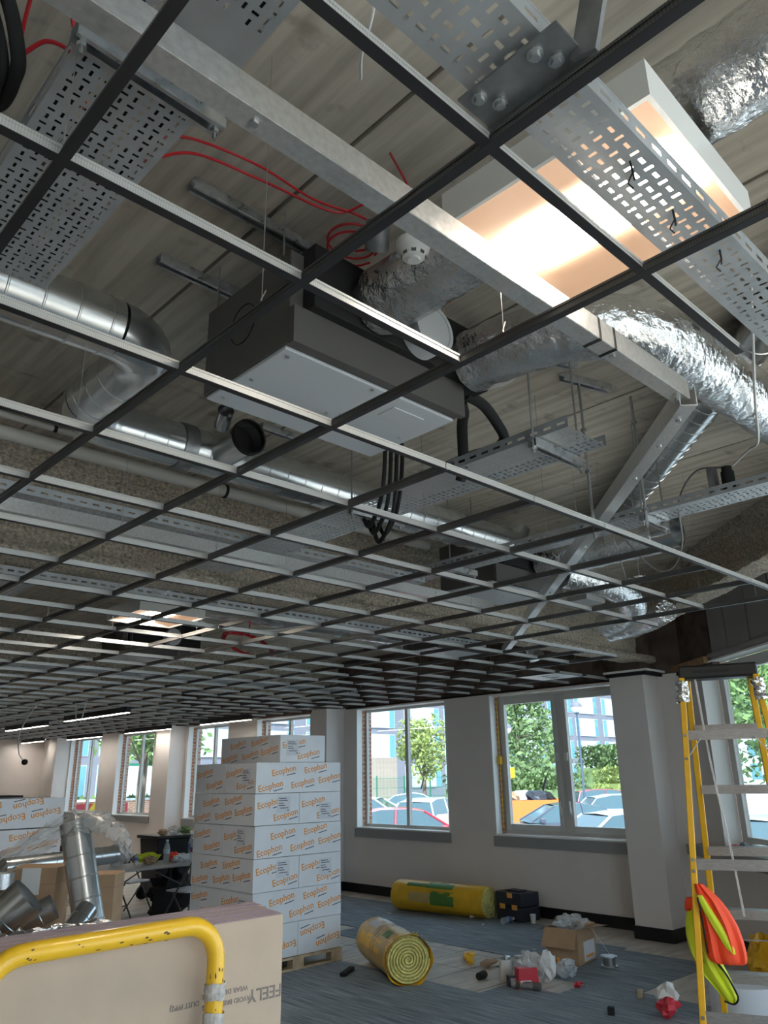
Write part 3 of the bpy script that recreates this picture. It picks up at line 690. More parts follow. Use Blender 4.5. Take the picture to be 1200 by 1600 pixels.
# --- fan coil units
def fcu(loc, label):
    r = thing('fan_coil_unit', loc, label, 'fan coil unit')
    W, D_, H = 0.92, 0.57, 0.40
    MB().box(0, W, 0.0, D_, 0.012, H).build('casing', M['fcudark'], r, world=False, bevel=0.004)
    MB().box(0.01, W-0.01, 0.03, D_-0.01, -0.002, 0.012).build('base_panel', M['fcugrey'], r, world=False, bevel=0.003)
    MB().box(0.62, W-0.12, 0.10, 0.20, -0.006, -0.002).build('access_plate', M['fcugrey'], r, world=False, bevel=0.002)
    MB().box(0.0, W, -0.03, 0.0, 0.0, 0.15).build('front_lip', M['fcudark'], r, world=False)
    MB().box(0.06, W+0.12, -0.07, 0.03, 0.15, H+0.02).build('plenum', M['blackm'], r, world=False, bevel=0.004)
    for xx, yy in ((0.05,0.07),(0.05,0.3),(0.05,0.5),(0.45,0.05),(0.85,0.3),(0.45,0.33),(0.5,0.3)):
        MB().cyl((xx,yy,-0.008),(xx,yy,-0.002),0.008,n=6).build('screw', M['galv'], r, world=False)
    MB().ring((-0.003,0.30,0.22),(1,0,0),0.085,0.082,0.004,28).build('knockout', M['blackm'], r, world=False)
    MB().box(-0.003,0.0,0.03,0.13,0.20,0.33).build('cover_plate', M['fcudark'], r, world=False, bevel=0.003)
    sp = MB().cyl((0.60,-0.16,0.24),(0.60,-0.07,0.24),0.098,n=28).ring((0.60,-0.165,0.24),(0,1,0),0.106,0.09,0.02,28).build('blanked_spigot', M['fcugrey'], r, smooth=True, world=False)
    for s_ in ((0.02,0.06),(W-0.02,0.06),(0.02,D_-0.05),(W-0.02,D_-0.05)):
        MB().cyl((s_[0]*1.02-0.01,s_[1],H),(s_[0]*1.02-0.01,s_[1],ZS-loc[2]-0.002),0.004,n=6).build('threaded_rod', M['rod'], r, world=False)
    return r
fcu((1.42,1.95,3.32), 'grey fan coil unit with black plenum in the middle of the ceiling')
fcu((4.78,3.72,3.32), 'fan coil unit behind the diagonal channel, further back')
fcu((6.9,6.3,3.32), 'distant fan coil unit above the grid near the window wall')
fcu((4.2,9.0,3.32), 'distant fan coil unit above the grid at the left of the far beam')

# --- insulated foil ducts
def foil_duct(label, path, r, seed, loc=None, spigot=None):
    o = thing('foil_duct', path[0], label, 'duct'); foil(MB(), path, r, seed=seed).build('insulated_sleeve', M['foil'], o, smooth=70)
    return o
fd = foil_duct('foil-wrapped duct leaving the fan coil unit and passing above the lit panel', smooth_path([(1.78,1.87,3.60),(1.775,1.4,3.60),(1.75,0.5,3.60),(1.74,-0.4,3.60),(1.74,-1.6,3.60)],6), 0.132, 1)
MB().cyl((1.64,1.72,3.70),(1.59,1.66,3.765),0.045,n=16,caps=False).cyl((1.62,1.70,3.72),(1.60,1.68,3.745),0.042,n=16).build('test_spigot', M['galvdark'], fd, smooth=True)
foil_duct('foil-wrapped duct turning from the fan coil unit to run right', smooth_path([(2.33,1.87,3.56),(2.36,1.6,3.555),(2.46,1.33,3.54),(2.75,1.185,3.53),(3.3,1.17,3.53),(4.2,1.15,3.53),(5.0,1.12,3.53)],8), 0.132, 2)
fo = foil_duct('foil-wrapped duct with an open steel end at the right', [(5.3,3.60,3.53),(5.28,3.1,3.53),(5.27,2.56,3.53)], 0.138, 3)
MB().cyl((5.27,2.60,3.53),(5.265,2.40,3.53),0.122,n=28,caps=False).ring((5.265,2.395,3.53),(0,1,0),0.124,0.117,0.02,28).build('open_collar', M['spiral'], fo, smooth=True)
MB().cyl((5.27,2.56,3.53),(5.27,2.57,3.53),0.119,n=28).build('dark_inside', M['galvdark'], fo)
MB().tube([(5.33,2.49,3.645),(5.27,2.47,3.66),(5.2,2.48,3.64)],0.012,6).build('yellow_tape', M['woolwrap'], fo)
foil_duct('crumpled foil duct dropping from the rear fan coil unit towards the corner', smooth_path([(5.6,3.62,3.50),(6.0,3.5,3.47),(6.5,3.5,3.42),(6.95,3.75,3.36),(7.25,4.2,3.33)],7), 0.13, 4)
foil_duct('foil duct lying along the askew beam near the corner', smooth_path([(7.3,3.55,3.38),(7.6,3.95,3.36),(7.85,4.5,3.36)],7), 0.11, 5)

# --- bare spiral ducts
sd1 = thing('spiral_duct', (-2,2.70,3.59), 'bare spiral duct with two elbows and a branch at the left of the ceiling', 'duct')
mb = MB(); z = 3.59; r_ = 0.122
path = [(-2.2,2.70,z),(1.10,2.70,z)] + arc((1.10,2.90),0.20,-PI/2,0,7,z=z)[1:] + [(1.30,3.35,z)]
duct(mb, path[:2], r_); mb.tube(path[1:-1], r_, 26); duct(mb, [path[-2],(1.30,3.36,z)], r_)
p2 = [(1.30,3.36,z)] + [(1.50-0.2*math.cos(a*PI/16),3.36+0.2*math.sin(a*PI/16),z) for a in range(1,9)]
mb.tube(p2, r_, 26); duct(mb, [p2[-1],(4.72,3.56,z)], r_)
p3 = [(4.72+0.18*math.sin(a*PI/14),3.56,z+0.18-0.18*math.cos(a*PI/14)) for a in range(0,7)]; mb.tube(p3, r_, 26)
mb.build('duct_run', M['spiral'], sd1, smooth=25)
MB().cyl((1.86,3.56,z),(1.94,3.56,z),0.130,n=24).build('coupling_band', M['galvdark'], sd1, smooth=True)
b_ = MB().cyl((2.10,3.56,z),(2.10,3.22,z+0.0),0.092,n=24,caps=False).build('branch', M['spiral'], sd1, smooth=True)
MB().ring((2.10,3.20,z),(0,1,0),0.10,0.09,0.03,24).build('rubber_seal', M['blackm'], b_)
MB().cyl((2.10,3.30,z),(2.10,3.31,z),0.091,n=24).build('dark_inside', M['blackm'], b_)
MB().cyl((1.98,3.30,z+0.06),(1.93,3.18,z+0.09),0.042,n=16,caps=False).cyl((1.97,3.28,z+0.065),(1.965,3.27,z+0.067),0.041,n=16).build('small_spigot', M['spiral'], b_, smooth=True)
mb = MB(); duct(mb, [(2.05,-0.38,3.825),(5.78,3.29,3.825)], 0.096); sd2 = thing('spiral_duct', (2.05,-0.38,3.825), 'bare spiral duct running diagonally behind the diagonal channel', 'duct'); mb.build('duct_run', M['spiral'], sd2, smooth=25)
mb = MB(); duct(mb, [(3.1,5.9,3.55),(3.4,6.6,3.55)], 0.11); duct(mb, [(3.75,6.95,3.55),(7.6,7.05,3.55)], 0.11, seam=0.15); mb.tube([(3.4,6.6,3.55),(3.5,6.8,3.55),(3.6,6.92,3.55),(3.75,6.95,3.55)],0.11,20)
sd3 = thing('spiral_duct', (3.1,5.9,3.55), 'bare spiral duct beyond the near sprayed beam', 'duct'); mb.build('duct_run', M['spiral'], sd3, smooth=25)
sd4 = thing('spiral_duct', (7.6,5.6,3.2), 'short spiral duct end dropping beside the tile with the downlight', 'duct')
MB().cyl((7.75,5.45,3.16),(7.7,5.6,3.6),0.10,n=20).build('duct_run', M['spiral'], sd4, smooth=True)

# --- pipes along the near beam
for (y, zz, r, lab) in ((4.26,3.70,0.042,'thick white drain pipe running along the near sprayed beam'),(4.12,3.74,0.018,'thin white pipe running beside the thick drain pipe')):
    o = thing('pipe', (-1,y,zz), lab, 'pipe'); MB().cyl((-1.5,y,zz),(4.6,y,zz),r,n=16).build('pipe_run', M['pvc'], o, smooth=True)
    for xx in ((0.62,2.6) if r > 0.03 else (1.4,3.0)): MB().cyl((xx,y,zz),(xx+0.02,y,zz),r*1.12,n=16).build('socket', M['pvc'] if xx < 1 else M['blackm'], o, smooth=True)
    for xx in (0.9,2.6,3.6): MB().cyl((xx+0.01,y,zz+r),(xx+0.01,y,ZS-0.002),0.004,n=6).build('hanger_rod', M['rod'], o)
o = thing('pipe', (2.55,2.0,3.84), 'short white pipe with an elbow behind the fan coil unit', 'pipe')
MB().tube(smooth_path([(2.55,1.9,3.84),(2.85,2.0,3.84),(2.95,2.05,3.84),(2.92,2.2,3.80),(2.6,2.5,3.78)],5),0.025,12).build('pipe_run', M['pvc'], o, smooth=True)

# --- light fittings
def panel(loc, label, rz=0.0, tilt=0.0):
    r = thing('panel_light', loc, label, 'ceiling light', rz=rz)
    S = 0.62; h = 0.10
    mb = MB().box(0,S,0,0.012,0,h).box(0,S,S-0.012,S,0,h).box(0,0.012,0.012,S-0.012,0,h).box(S-0.012,S,0.012,S-0.012,0,h).box(0.0,S,0.0,S,h,h+0.008)
    mb.build('housing', M['white'], r, world=False)
    mb = MB()   # curved lens down the middle, wings either side
    def lens(u, v): return (0.205+0.21*u, 0.02+(S-0.04)*v, 0.03+0.045*(2*u-1)**2*0.0 + 0.045*(1-abs(2*v-1)**8)*-0.25 + 0.012)
    mb.grid(lens, 8, 12).build('lens', M['lens'], r, smooth=True, world=False)
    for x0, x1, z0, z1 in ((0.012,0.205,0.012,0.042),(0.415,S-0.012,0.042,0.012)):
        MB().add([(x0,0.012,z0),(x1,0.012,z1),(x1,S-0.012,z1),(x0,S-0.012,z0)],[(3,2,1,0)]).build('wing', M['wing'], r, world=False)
    return r
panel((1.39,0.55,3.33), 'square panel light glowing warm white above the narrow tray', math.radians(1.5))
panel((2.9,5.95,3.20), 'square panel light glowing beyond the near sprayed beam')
panel((0.6,-2.6,3.06), 'added unseen panel light behind the camera at the right'); panel((-2.6,5.9,3.06), 'added unseen panel light beyond the left of the picture')  # unseen panels added to brighten the room
for (x, y0, y1, z, lab) in ((6.03,12.45,15.0,2.92,'suspended linear light nearest the camera in the inner row'),(6.3,16.6,18.9,2.94,'second suspended linear light of the inner row'),
                      (8.78,12.95,14.75,2.93,'suspended linear light above the window left of the carton stack'),(8.95,16.35,18.5,2.93,'suspended linear light above the second window from the left'),
                      (9.05,20.1,22.2,2.93,'suspended linear light above the leftmost window'),(8.9,23.6,25.2,2.95,'suspended linear light furthest back at the left')):
    r = thing('linear_light', (x,(y0+y1)/2,z), lab, 'linear light')
    MB().box(x-0.04,x+0.04,y0,y1,z,z+0.095).build('body', M['black'], r); MB().box(x-0.032,x+0.032,y0+0.01,y1-0.01,z-0.004,z+0.002).build('diffuser', M['linlens'], r)
    for yy in (y0+0.2,y1-0.2): MB().cyl((x,yy,z+0.095),(x,yy,ZS),0.0015,n=5).build('hanger_wire', M['wire'], r)
# ceiling tile with a round downlight
tl = thing('ceiling_tile', (GX(14)+0.3,GY(9)+0.3,ZG), 'white ceiling tile with a round downlight by the corner window', 'ceiling tile')
MB().box(GX(14)+0.006,GX(15)-0.006,GY(9)+0.006,GY(10)-0.006,ZG+0.002,ZG+0.02).build('tile', M['white'], tl)
dl = MB().ring((GX(14)+0.3,GY(9)+0.3,ZG-0.006),(0,0,1),0.13,0.10,0.008,28).build('downlight_rim', M['galv'], tl, smooth=True)
MB().cyl((GX(14)+0.3,GY(9)+0.3,ZG-0.001),(GX(14)+0.3,GY(9)+0.3,ZG+0.0015),0.10,n=28).build('downlight_lens', M['galvdark'], dl)
# smoke detector head and sounder
sm = thing('smoke_detector', (1.43,1.34,3.37), 'white round smoke detector hanging by the foil duct', 'smoke detector')
MB().lathe([(0.0,-0.035),(0.018,-0.035),(0.02,-0.028),(0.034,-0.024),(0.042,-0.008),(0.048,0.0),(0.052,0.012),(0.052,0.03),(0.0,0.03)],24,(1.43,1.34,3.37)).build('head', M['white'], sm, smooth=True)
for k in range(8):
    a = k*PI/4; MB().obox((1.43+0.036*math.cos(a),1.34+0.036*math.sin(a),3.352),(0.004,0.014,0.012),a).build('vent_slot', M['fcudark'], sm)
MB().tube(smooth_path([(1.43,1.34,3.40),(1.45,1.36,3.6),(1.5,1.5,3.9)],6),0.004,6).build('lead', M['redcable'], sm)

# --- cables
def cable(label, pts, r, m, n=8, cat='cable', sides=6):
    P = smooth_path(pts, n); return MB().tube(P, r, sides).solo('cable', M[m], tuple(P[0]), smooth=True, label=label, cat=cat)
cable('red cable loosely strung from the upper-left tray towards the foil duct, upper strand', [(0.62,1.60,3.40),(0.80,1.72,3.66),(0.95,1.80,3.80),(1.16,1.78,3.82),(1.40,1.80,3.84),(1.6,1.76,3.85),(1.74,1.78,3.85),(1.8,1.9,3.86)], 0.005, 'redcable')
cable('red cable strung from the upper-left tray, lower strand', [(0.60,1.68,3.40),(0.78,1.80,3.62),(0.95,1.84,3.78),(1.2,1.83,3.82),(1.5,1.80,3.84),(1.58,1.69,3.86),(1.7,1.62,3.88)], 0.005, 'redcable')
lp = [(1.70+0.10*math.cos(a*0.7),1.93+0.09*math.sin(a*0.7),3.84+0.004*a) for a in range(0,20)]
cable('loose loop of red cable hanging behind the fan coil plenum', lp, 0.005, 'redcable', 3)
cable('red cable looping down at the upper left of the soffit', [(0.36,1.60,3.86),(0.38,1.75,3.80),(0.40,1.86,3.74),(0.41,1.95,3.68)], 0.006, 'redcable')
cable('red cable arching into the upper-left tray', [(0.40,1.81,3.74),(0.44,1.74,3.76),(0.50,1.70,3.72),(0.53,1.66,3.58)], 0.006, 'redcable')
cable('red cable dropping straight into the upper-left tray', [(0.42,1.60,3.88),(0.47,1.66,3.80),(0.52,1.68,3.66),(0.54,1.66,3.5)], 0.006, 'redcable')
cable('red cable drooping between the two foil ducts', [(2.02,1.72,3.86),(2.03,1.74,3.72),(2.07,1.76,3.69),(2.10,1.74,3.74),(2.12,1.72,3.86)], 0.005, 'redcable')
cl = [(4.75+0.26*math.cos(a*0.65)*(1+0.1*(a%3)),7.1+0.22*math.sin(a*0.65),3.22+0.16*math.sin(a*0.65)+0.01*(a%4)) for a in range(0,34)]
cable('tangled coil of red cable hanging above the grid in the distance', cl, 0.008, 'redcable', 3)
cable('red cable dropping to the distant coil', [(4.6,6.8,3.9),(4.6,6.85,3.5),(4.65,6.95,3.3)], 0.008, 'redcable')
cable('thick black cable curving down at the upper left edge', [(0.05,1.45,3.88),(0.26,1.50,3.60),(0.335,1.55,3.47),(0.35,1.62,3.45),(0.36,1.72,3.48),(0.36,1.85,3.55)], 0.017, 'blackm', 8, sides=10)
cable('second thick black cable beside it at the upper left edge', [(0.0,1.48,3.86),(0.22,1.52,3.60),(0.31,1.58,3.47),(0.325,1.66,3.45),(0.33,1.78,3.48),(0.33,1.9,3.55)], 0.014, 'blackm', 8, sides=10)
for k, nm in enumerate(('first','second','third','fourth','fifth','sixth','seventh')):  # cables added above the perforated base so its holes look dark
    xx = 0.43 + 0.036*k; cable('black cable added in the wide upper-left tray to darken its holes, %s from its left side' % nm, [(xx,-0.5,3.387),(xx+0.008*math.sin(k),0.4,3.387),(xx-0.006*math.sin(2*k),1.2,3.387),(xx+0.007*math.cos(k),1.9,3.387),(xx,2.26,3.387)], 0.0155, 'blackm', 5, sides=8)
for k, (dx, dz, lab) in enumerate(((0,0,'first'),(0.04,-0.03,'second'),(0.08,-0.07,'third'),(0.12,-0.02,'fourth'))):
    cable('black cable of the bundle hanging below the fan coil unit, %s strand' % lab, [(2.42+dx*0.6,2.48,3.5),(2.50+dx,2.58,3.45),(2.56+dx,2.66,3.30+dz),(2.62+dx,2.76,3.2+dz),(2.68+dx,2.9,3.14+dz),(2.74+dx,3.0,3.2+dz),(2.76+dx,3.05,3.27)], 0.012, 'blackm', 6)
def insul(label, pts, r=0.026): return cable(label, pts, r, 'blackm', 8, 'insulated pipe', 12)
insul('black insulated pipe dropping straight from the fan coil unit', [(2.44,2.02,3.46),(2.50,2.06,3.44),(2.58,2.14,3.42),(2.72,2.26,3.3),(2.74,2.3,3.24)])
insul('black insulated pipe looping back beside the offset tray', [(2.42,1.98,3.48),(2.60,2.02,3.50),(2.80,2.10,3.50),(2.93,2.16,3.48),(2.93,2.22,3.44),(2.80,2.26,3.38),(2.72,2.4,3.33)])
insul('black insulated pipe rising behind the fan coil base panel', [(2.30,2.46,3.52),(2.22,2.62,3.54),(2.14,2.85,3.58)])
cable('white flex hanging from the soffit at the top of the picture', [(0.86,0.86,3.9),(0.93,0.97,3.62),(0.97,1.06,3.56),(1.02,1.12,3.56)], 0.0045, 'whitecable')
cable('white flex dropping beside the right-hand foil duct', [(2.9,0.86,3.8),(3.05,0.96,3.5),(3.3,1.07,3.40),(3.7,1.22,3.38),(3.88,1.33,3.42),(3.98,1.46,3.40)], 0.006, 'whitecable')
jb = thing('cable_plug', (4.24,1.58,3.342), 'black round plug on the long right-hand tray', 'plug')
MB().cyl((4.26,1.60,3.342),(4.26,1.60,3.48),0.036,n=16).cyl((4.26,1.60,3.48),(4.26,1.60,3.51),0.028,n=16).build('plug_body', M['blackm'], jb, smooth=True); MB().box(4.22,4.28,1.66,1.70,3.342,3.52).build('bracket_plate', M['galvdark'], jb)
cable('grey flex looping below the long right-hand tray', [(4.26,1.60,3.51),(4.27,1.78,3.54),(4.3,1.92,3.40),(4.4,1.98,3.18),(4.45,2.08,3.05),(4.45,2.2,3.06),(4.42,2.32,3.22),(4.4,2.4,3.38)], 0.006, 'greycable')
for k in range(3):
    cl = [(4.30+0.08*math.cos(a*0.8+k),2.42+(0.17+0.02*k)*math.sin(a*0.8+k),3.36+0.008*k+0.006*(a%3)) for a in range(0,16)]
    cable('loose coil of dark flex lying on the long right-hand tray, %s turn' % ('bottom','middle','top')[k], cl, 0.006, 'greycable', 3)
cable('dark flex hanging from the coil on the right-hand tray', [(4.40,2.42,3.40),(4.46,2.46,3.3),(4.56,2.47,3.1),(4.6,2.5,3.06)], 0.005, 'greycable')
oc = thing('cable_connector', (4.85,2.52,3.12), 'small white connector with splayed leads hanging at the right', 'connector')
MB().cyl((4.85,2.52,3.10),(4.85,2.52,3.14),0.026,n=12).build('body', M['white'], oc, smooth=True)
for k in range(6):
    a = k*PI/3; MB().cyl((4.85+0.02*math.cos(a),2.52+0.02*math.sin(a),3.12),(4.85+0.07*math.cos(a),2.52+0.07*math.sin(a),3.13),0.003,n=5).build('lead', M['whitecable'], oc)
MB().cyl((4.85,2.52,3.14),(4.86,2.5,3.9),0.002,n=5).build('wire', M['wire'], oc)
pd = thing('pendant_lead', (4.65,12.99,2.15), 'thin white lead hanging with a black plug at the far left', 'cable')
MB().tube(smooth_path([(4.596,12.4,3.04),(4.58,12.7,2.92),(4.52,12.95,2.6),(4.55,12.99,2.3),(4.64,12.99,2.17)],6),0.010,6).build('lead', M['whitecable'], pd, smooth=True)
MB().lathe([(0,-0.045),(0.035,-0.035),(0.05,0),(0.035,0.035),(0,0.045)],12,(4.66,12.99,2.15)).build('plug', M['blackm'], pd, smooth=True)
cable('thin white lead looping below the grid at the far left', [(5.194,12.2,3.04),(5.19,12.25,2.85),(5.19,12.35,2.7),(5.19,12.48,2.75),(5.194,12.6,3.04)], 0.009, 'whitecable')
cable('white lead sagging above the grid beyond the near beam', [(3.3,6.1,3.5),(3.7,6.3,3.24),(4.2,6.2,3.2),(4.8,6.0,3.3)], 0.012, 'whitecable')
ob = thing('control_box', (5.95,3.62,3.30), 'grey control box on the rear fan coil unit', 'control box')
MB().box(5.85,6.15,3.55,3.75,3.30,3.48).build('box', M['panelgrey'], ob, bevel=0.005); MB().box(5.93,6.03,3.535,3.55,3.38,3.42).build('label_plate', M['fcudark'], ob)
# ------------------------------------------------------------------ carton stack on its pallet
def pallet(loc, w_, d_, label):
    r = thing('pallet', loc, label, 'pallet')
    for k in range(6):
        y = (d_-0.10)*k/5; MB().box(0,w_,y,y+0.10,0.100,0.122).build('deck_board', M['pallet'], r, world=False)
    for k in range(3):
        y = (d_-0.10)*k/2; MB().box(0,w_,y,y+0.10,0.0,0.02).build('bottom_board', M['pallet'], r, world=False)
        for q in range(3):
            x = (w_-0.14)*q/2; MB().box(x,x+0.14,y,y+0.10,0.02,0.100).build('block', M['pallet'], r, world=False)
    return r
LOGO = text_mesh('Ecophon', 0.093, M['orangeink']); LOGO.name = 'printed_logo'
SUB = MB().box(-0.06,0.06,-0.004,0.004,0,0.0006).mesh('print_line', M['darkink'])
def logos(root, o, xd, w_, h_, flip=0, tilt=11, narrow=False, small=1.0, layout=None):
    """repeat print on one face; o = lower-left corner of the face in the carton's frame"""
    yd = Vector((0,0,1)); xd = Vector(xd); n = xd.cross(yd); o = Vector(o)
    L_ = layout or (((0.19,0.215),(0.40,0.095)) if narrow else ((0.19,0.07),(0.36,0.225),(0.62,0.10),(0.80,0.25),(1.00,0.145)))
    for (a, b) in L_:
        if a > w_-0.14: continue
        p = o + xd*a + yd*(b*h_/0.31) + n*0.0015
        ang = math.radians(tilt + (180 if flip else 0))
        mx = frame(p, xd*math.cos(ang)+yd*math.sin(ang), yd*math.cos(ang)-xd*math.sin(ang)) @ Matrix.Scale(small,4)
        t = inst('printed_logo', LOGO, root, mx)
        inst('print_line', SUB, t, Matrix.Translation((0.09,-0.055,0)))
def slip(root, o, xd, a, b, w_=0.17, h_=0.17):
    yd = Vector((0,0,1)); xd = Vector(xd); n = xd.cross(yd); p = Vector(o)+xd*a+yd*b+n*0.0025
    mx = frame(p, xd, yd)
    me = MB().box(-w_/2,w_/2,-h_/2,h_/2,0,0.001).mesh('packing_label', M['labelwhite']); L_ = inst('packing_label', me, root, mx)
    for k, (x0,x1,y) in enumerate(((-0.4,0.2,0.36),(-0.4,0.3,0.24),(-0.4,0.0,0.08),(-0.4,0.1,-0.05),(-0.3,0.35,-0.2),(0.25,0.42,-0.34))):
        m2 = MB().box(x0*w_,x1*w_,y*h_-0.0035,y*h_+0.0035,0.001,0.0015).mesh('print_bar', M['darkink']); inst('print_bar', m2, L_)
def carton(loc, w_, d_, h_, label, group, front='wide', left='wide', flip=0, fl_slip=None, le_slip=None, rz=0.0, open_=False):
    r = thing('carton', loc, label, 'carton', group, rz=rz)
    MB().box(0,w_,0,d_,0.002,h_-0.002).build('box', M['carton'], r, world=False, bevel=0.004)
    if front: logos(r, (0,0,0), (1,0,0), w_, h_, flip, narrow=(front == 'narrow'))
    if left: logos(r, (0,d_,0), (0,-1,0), d_, h_, flip, narrow=(left == 'narrow'))
    if fl_slip: slip(r, (0,0,0), (1,0,0), *fl_slip)
    if le_slip: slip(r, (0,d_,0), (0,-1,0), *le_slip)
    return r
PX, PY, H = 4.95, 7.14, 0.315
pallet((PX+0.0,PY-0.02,0.007), 1.17, 1.22, 'wooden pallet under the tall carton stack')
g = 'cartons of the tall stack'
z0 = 0.132
lv = ['bottom layer','second layer from the floor','third layer from the floor','fourth layer from the floor','fifth layer from the floor','top full layer']
offs = [0.0,0.012,-0.004,0.006,-0.008,0.004]
for k in range(6):
    z = z0 + k*H; ox = PX + offs[k]; oy = PY + offs[(k+2) % 6]
    if k % 2 == 1:    # long side to the front: front carton, back carton
        carton((ox,oy,z), 1.165, 0.60, H, 'long white carton at the front, %s' % lv[k], g, 'wide', 'narrow', 0, None, (0.42,0.17) if k != 3 else (0.35,0.2))
        carton((ox,oy+0.605,z), 1.165, 0.60, H, 'long white carton at the back, %s' % lv[k], g, None, 'narrow', 0)
    else:
        carton((ox,oy,z), 0.58, 1.205, H, 'white carton seen end on at the left, %s' % lv[k], g, 'narrow', 'wide', k == 0, (0.37,0.2) if k else (0.14,0.17), None)
        carton((ox+0.585,oy,z), 0.58, 1.205, H, 'white carton seen end on at the right, %s' % lv[k], g, 'narrow', None, k in (0,), (0.36,0.12) if k == 4 else ((0.36,0.18) if k == 2 else None), None)
carton((PX+0.40,PY+0.14,z0+6*H), 0.64, 1.2, 0.30, 'single white carton lying on top of the tall stack', g, 'narrow', 'wide', 0, (0.17,0.16), None)
# ------------------------------------------------------------------ second carton pile at the left
g2 = 'cartons of the left-hand pile'
pallet((2.55,9.15,0.0), 1.3, 1.3, 'wooden pallet under the left-hand carton pile')
for k in range(5):
    carton((2.6,9.2,0.125+k*H), 1.2, 0.6, H*0.98, ['lowest carton of the left-hand pile','second carton of the left-hand pile','middle carton of the left-hand pile','fourth carton of the left-hand pile','topmost carton of the left-hand pile, printed upside down'][k], g2, 'wide', None, 1 if k == 4 else 0)
bs = thing('flat_board', (2.5,9.3,1.70), 'black flat board lying on the left-hand carton pile', 'board'); MB().box(2.3,3.35,9.25,9.7,1.702,1.722).build('sheet', M['blackm'], bs)

# ------------------------------------------------------------------ plasterboard stack and its yellow trolley
g3 = 'plasterboards on the trolley'
bn = 12; th = 0.0178
for k in range(bn):
    y = 1.83 + k*(th+0.0024); x1 = 1.37 + 0.0055*k + random.uniform(-0.004,0.004); zt = 1.53 + random.uniform(-0.0015,0.0015)
    r = thing('plasterboard', (0.2,y,0.33), 'nearest plasterboard with grey printed warnings, facing the camera' if k == 0 else 'plasterboard standing on edge in the purple-edged stack, %s from the camera' % ['','second','third','fourth','fifth','sixth','seventh','eighth','ninth','tenth','eleventh','twelfth'][k], 'plasterboard', g3)
    MB().box(-1.03,x1,y,y+th,0.33,zt-0.001).build('sheet', M['boardface'], r)
    MB().box(-1.03,x1-0.001,y+0.0012,y+th-0.0012,zt-0.0006,zt).build('edge_tape', M['boardedge'], r)
    if k == 0:
        for (txt, sz, cx, cz) in (('FEELY',0.040,1.318,1.357),('WEAR DUST MASK',0.0155,1.20,1.378),('AVOID BREATHING',0.0155,1.205,1.355),('DUST FFP2)',0.0155,1.09,1.368)):
            me = text_mesh(txt, sz, M['ink']); t = inst('printed_text', me, r); t.matrix_basis = Matrix.Translation((cx-0.2,-0.0008,cz-0.33)) @ frame((0,0,0),(-1,0,0.02),(0,0,-1))
tr = thing('board_trolley', (0.2,1.9,0.0), 'yellow tubular steel trolley carrying the plasterboards, paint chipped', 'trolley')
R_ = 0.021; yb = 1.775
pth = [(1.135,yb,0.2),(1.134,yb,1.462)] + [(1.052+0.082*math.cos(a*PI/16),yb,1.462+0.082*math.sin(a*PI/16)) for a in range(1,9)] + [(0.70,yb,1.541)] + [(0.69-0.09*math.sin(a*PI/16),yb,1.451+0.09*math.cos(a*PI/16)) for a in range(1,9)] + [(0.60,yb,0.2)]
rail = MB().tube(pth, R_, 16).build('rail', M['yellow'], tr, smooth=True)
rnd = random.Random(5)
for k in range(46):   # chipped paint
    t = rnd.random()
    if t < 0.75: c = Vector((rnd.uniform(0.68,1.05),yb,1.541)); a = rnd.uniform(-0.9,1.9); n = Vector((0,-math.cos(a),math.sin(a)))
    else: c = Vector((1.134,yb,rnd.uniform(1.33,1.45))); a = rnd.uniform(-1.2,1.2); n = Vector((math.sin(a),-math.cos(a),0))
    ax_ = Vector((1,0,0)) if t < 0.75 else Vector((0,0,1)); s_ = n.cross(ax_); L_ = rnd.uniform(0.0015,0.007); w_ = rnd.uniform(0.001,0.0025); p = c + n*(R_+0.0003)
    MB().add([p-ax_*L_-s_*w_*0.4, p-ax_*L_*0.3-s_*w_, p+ax_*L_-s_*w_*0.3, p+ax_*L_*0.5+s_*w_, p-ax_*L_*0.6+s_*w_*0.7], [(0,1,2,3,4)]).build('paint_chip', M['chip'], rail)
for zc, dz in ((1.40,0.017),(1.335,0.022)):   # torn tape
    rr = random.Random(int(zc*100)); mb = MB()
    prof = [(R_*1.02+0.001+rr.uniform(0,0.002), zc-dz+2*dz*i/6) for i in range(7)]
    vs = []; fs = []; n = 16
    for r0, zz in prof:
        for q in range(n): a = 2*PI*q/n; k = r0 + rr.uniform(-0.0005,0.0025); vs.append((1.134+k*math.cos(a), yb+k*math.sin(a), zz+rr.uniform(-0.004,0.004)))
    for i in range(6):
        for q in range(n): q2 = (q+1) % n; fs.append((i*n+q,i*n+q2,(i+1)*n+q2,(i+1)*n+q))
    mb.add(vs,fs).build('torn_tape', M['tape'], rail)
MB().box(-1.1,1.3,1.75,2.3,0.20,0.25).build('bed', M['yellow'], tr, bevel=0.005)
for xx in (-0.9,1.1):
    for yy in (1.8,2.25): MB().cyl((xx,yy-0.02,0.10),(xx,yy+0.02,0.10),0.10,n=20).build('wheel', M['tyre'], tr, smooth=True)
MB().box(-1.1,1.3,1.80,2.2,0.25,0.328).build('bearer', M['pallet'], tr)

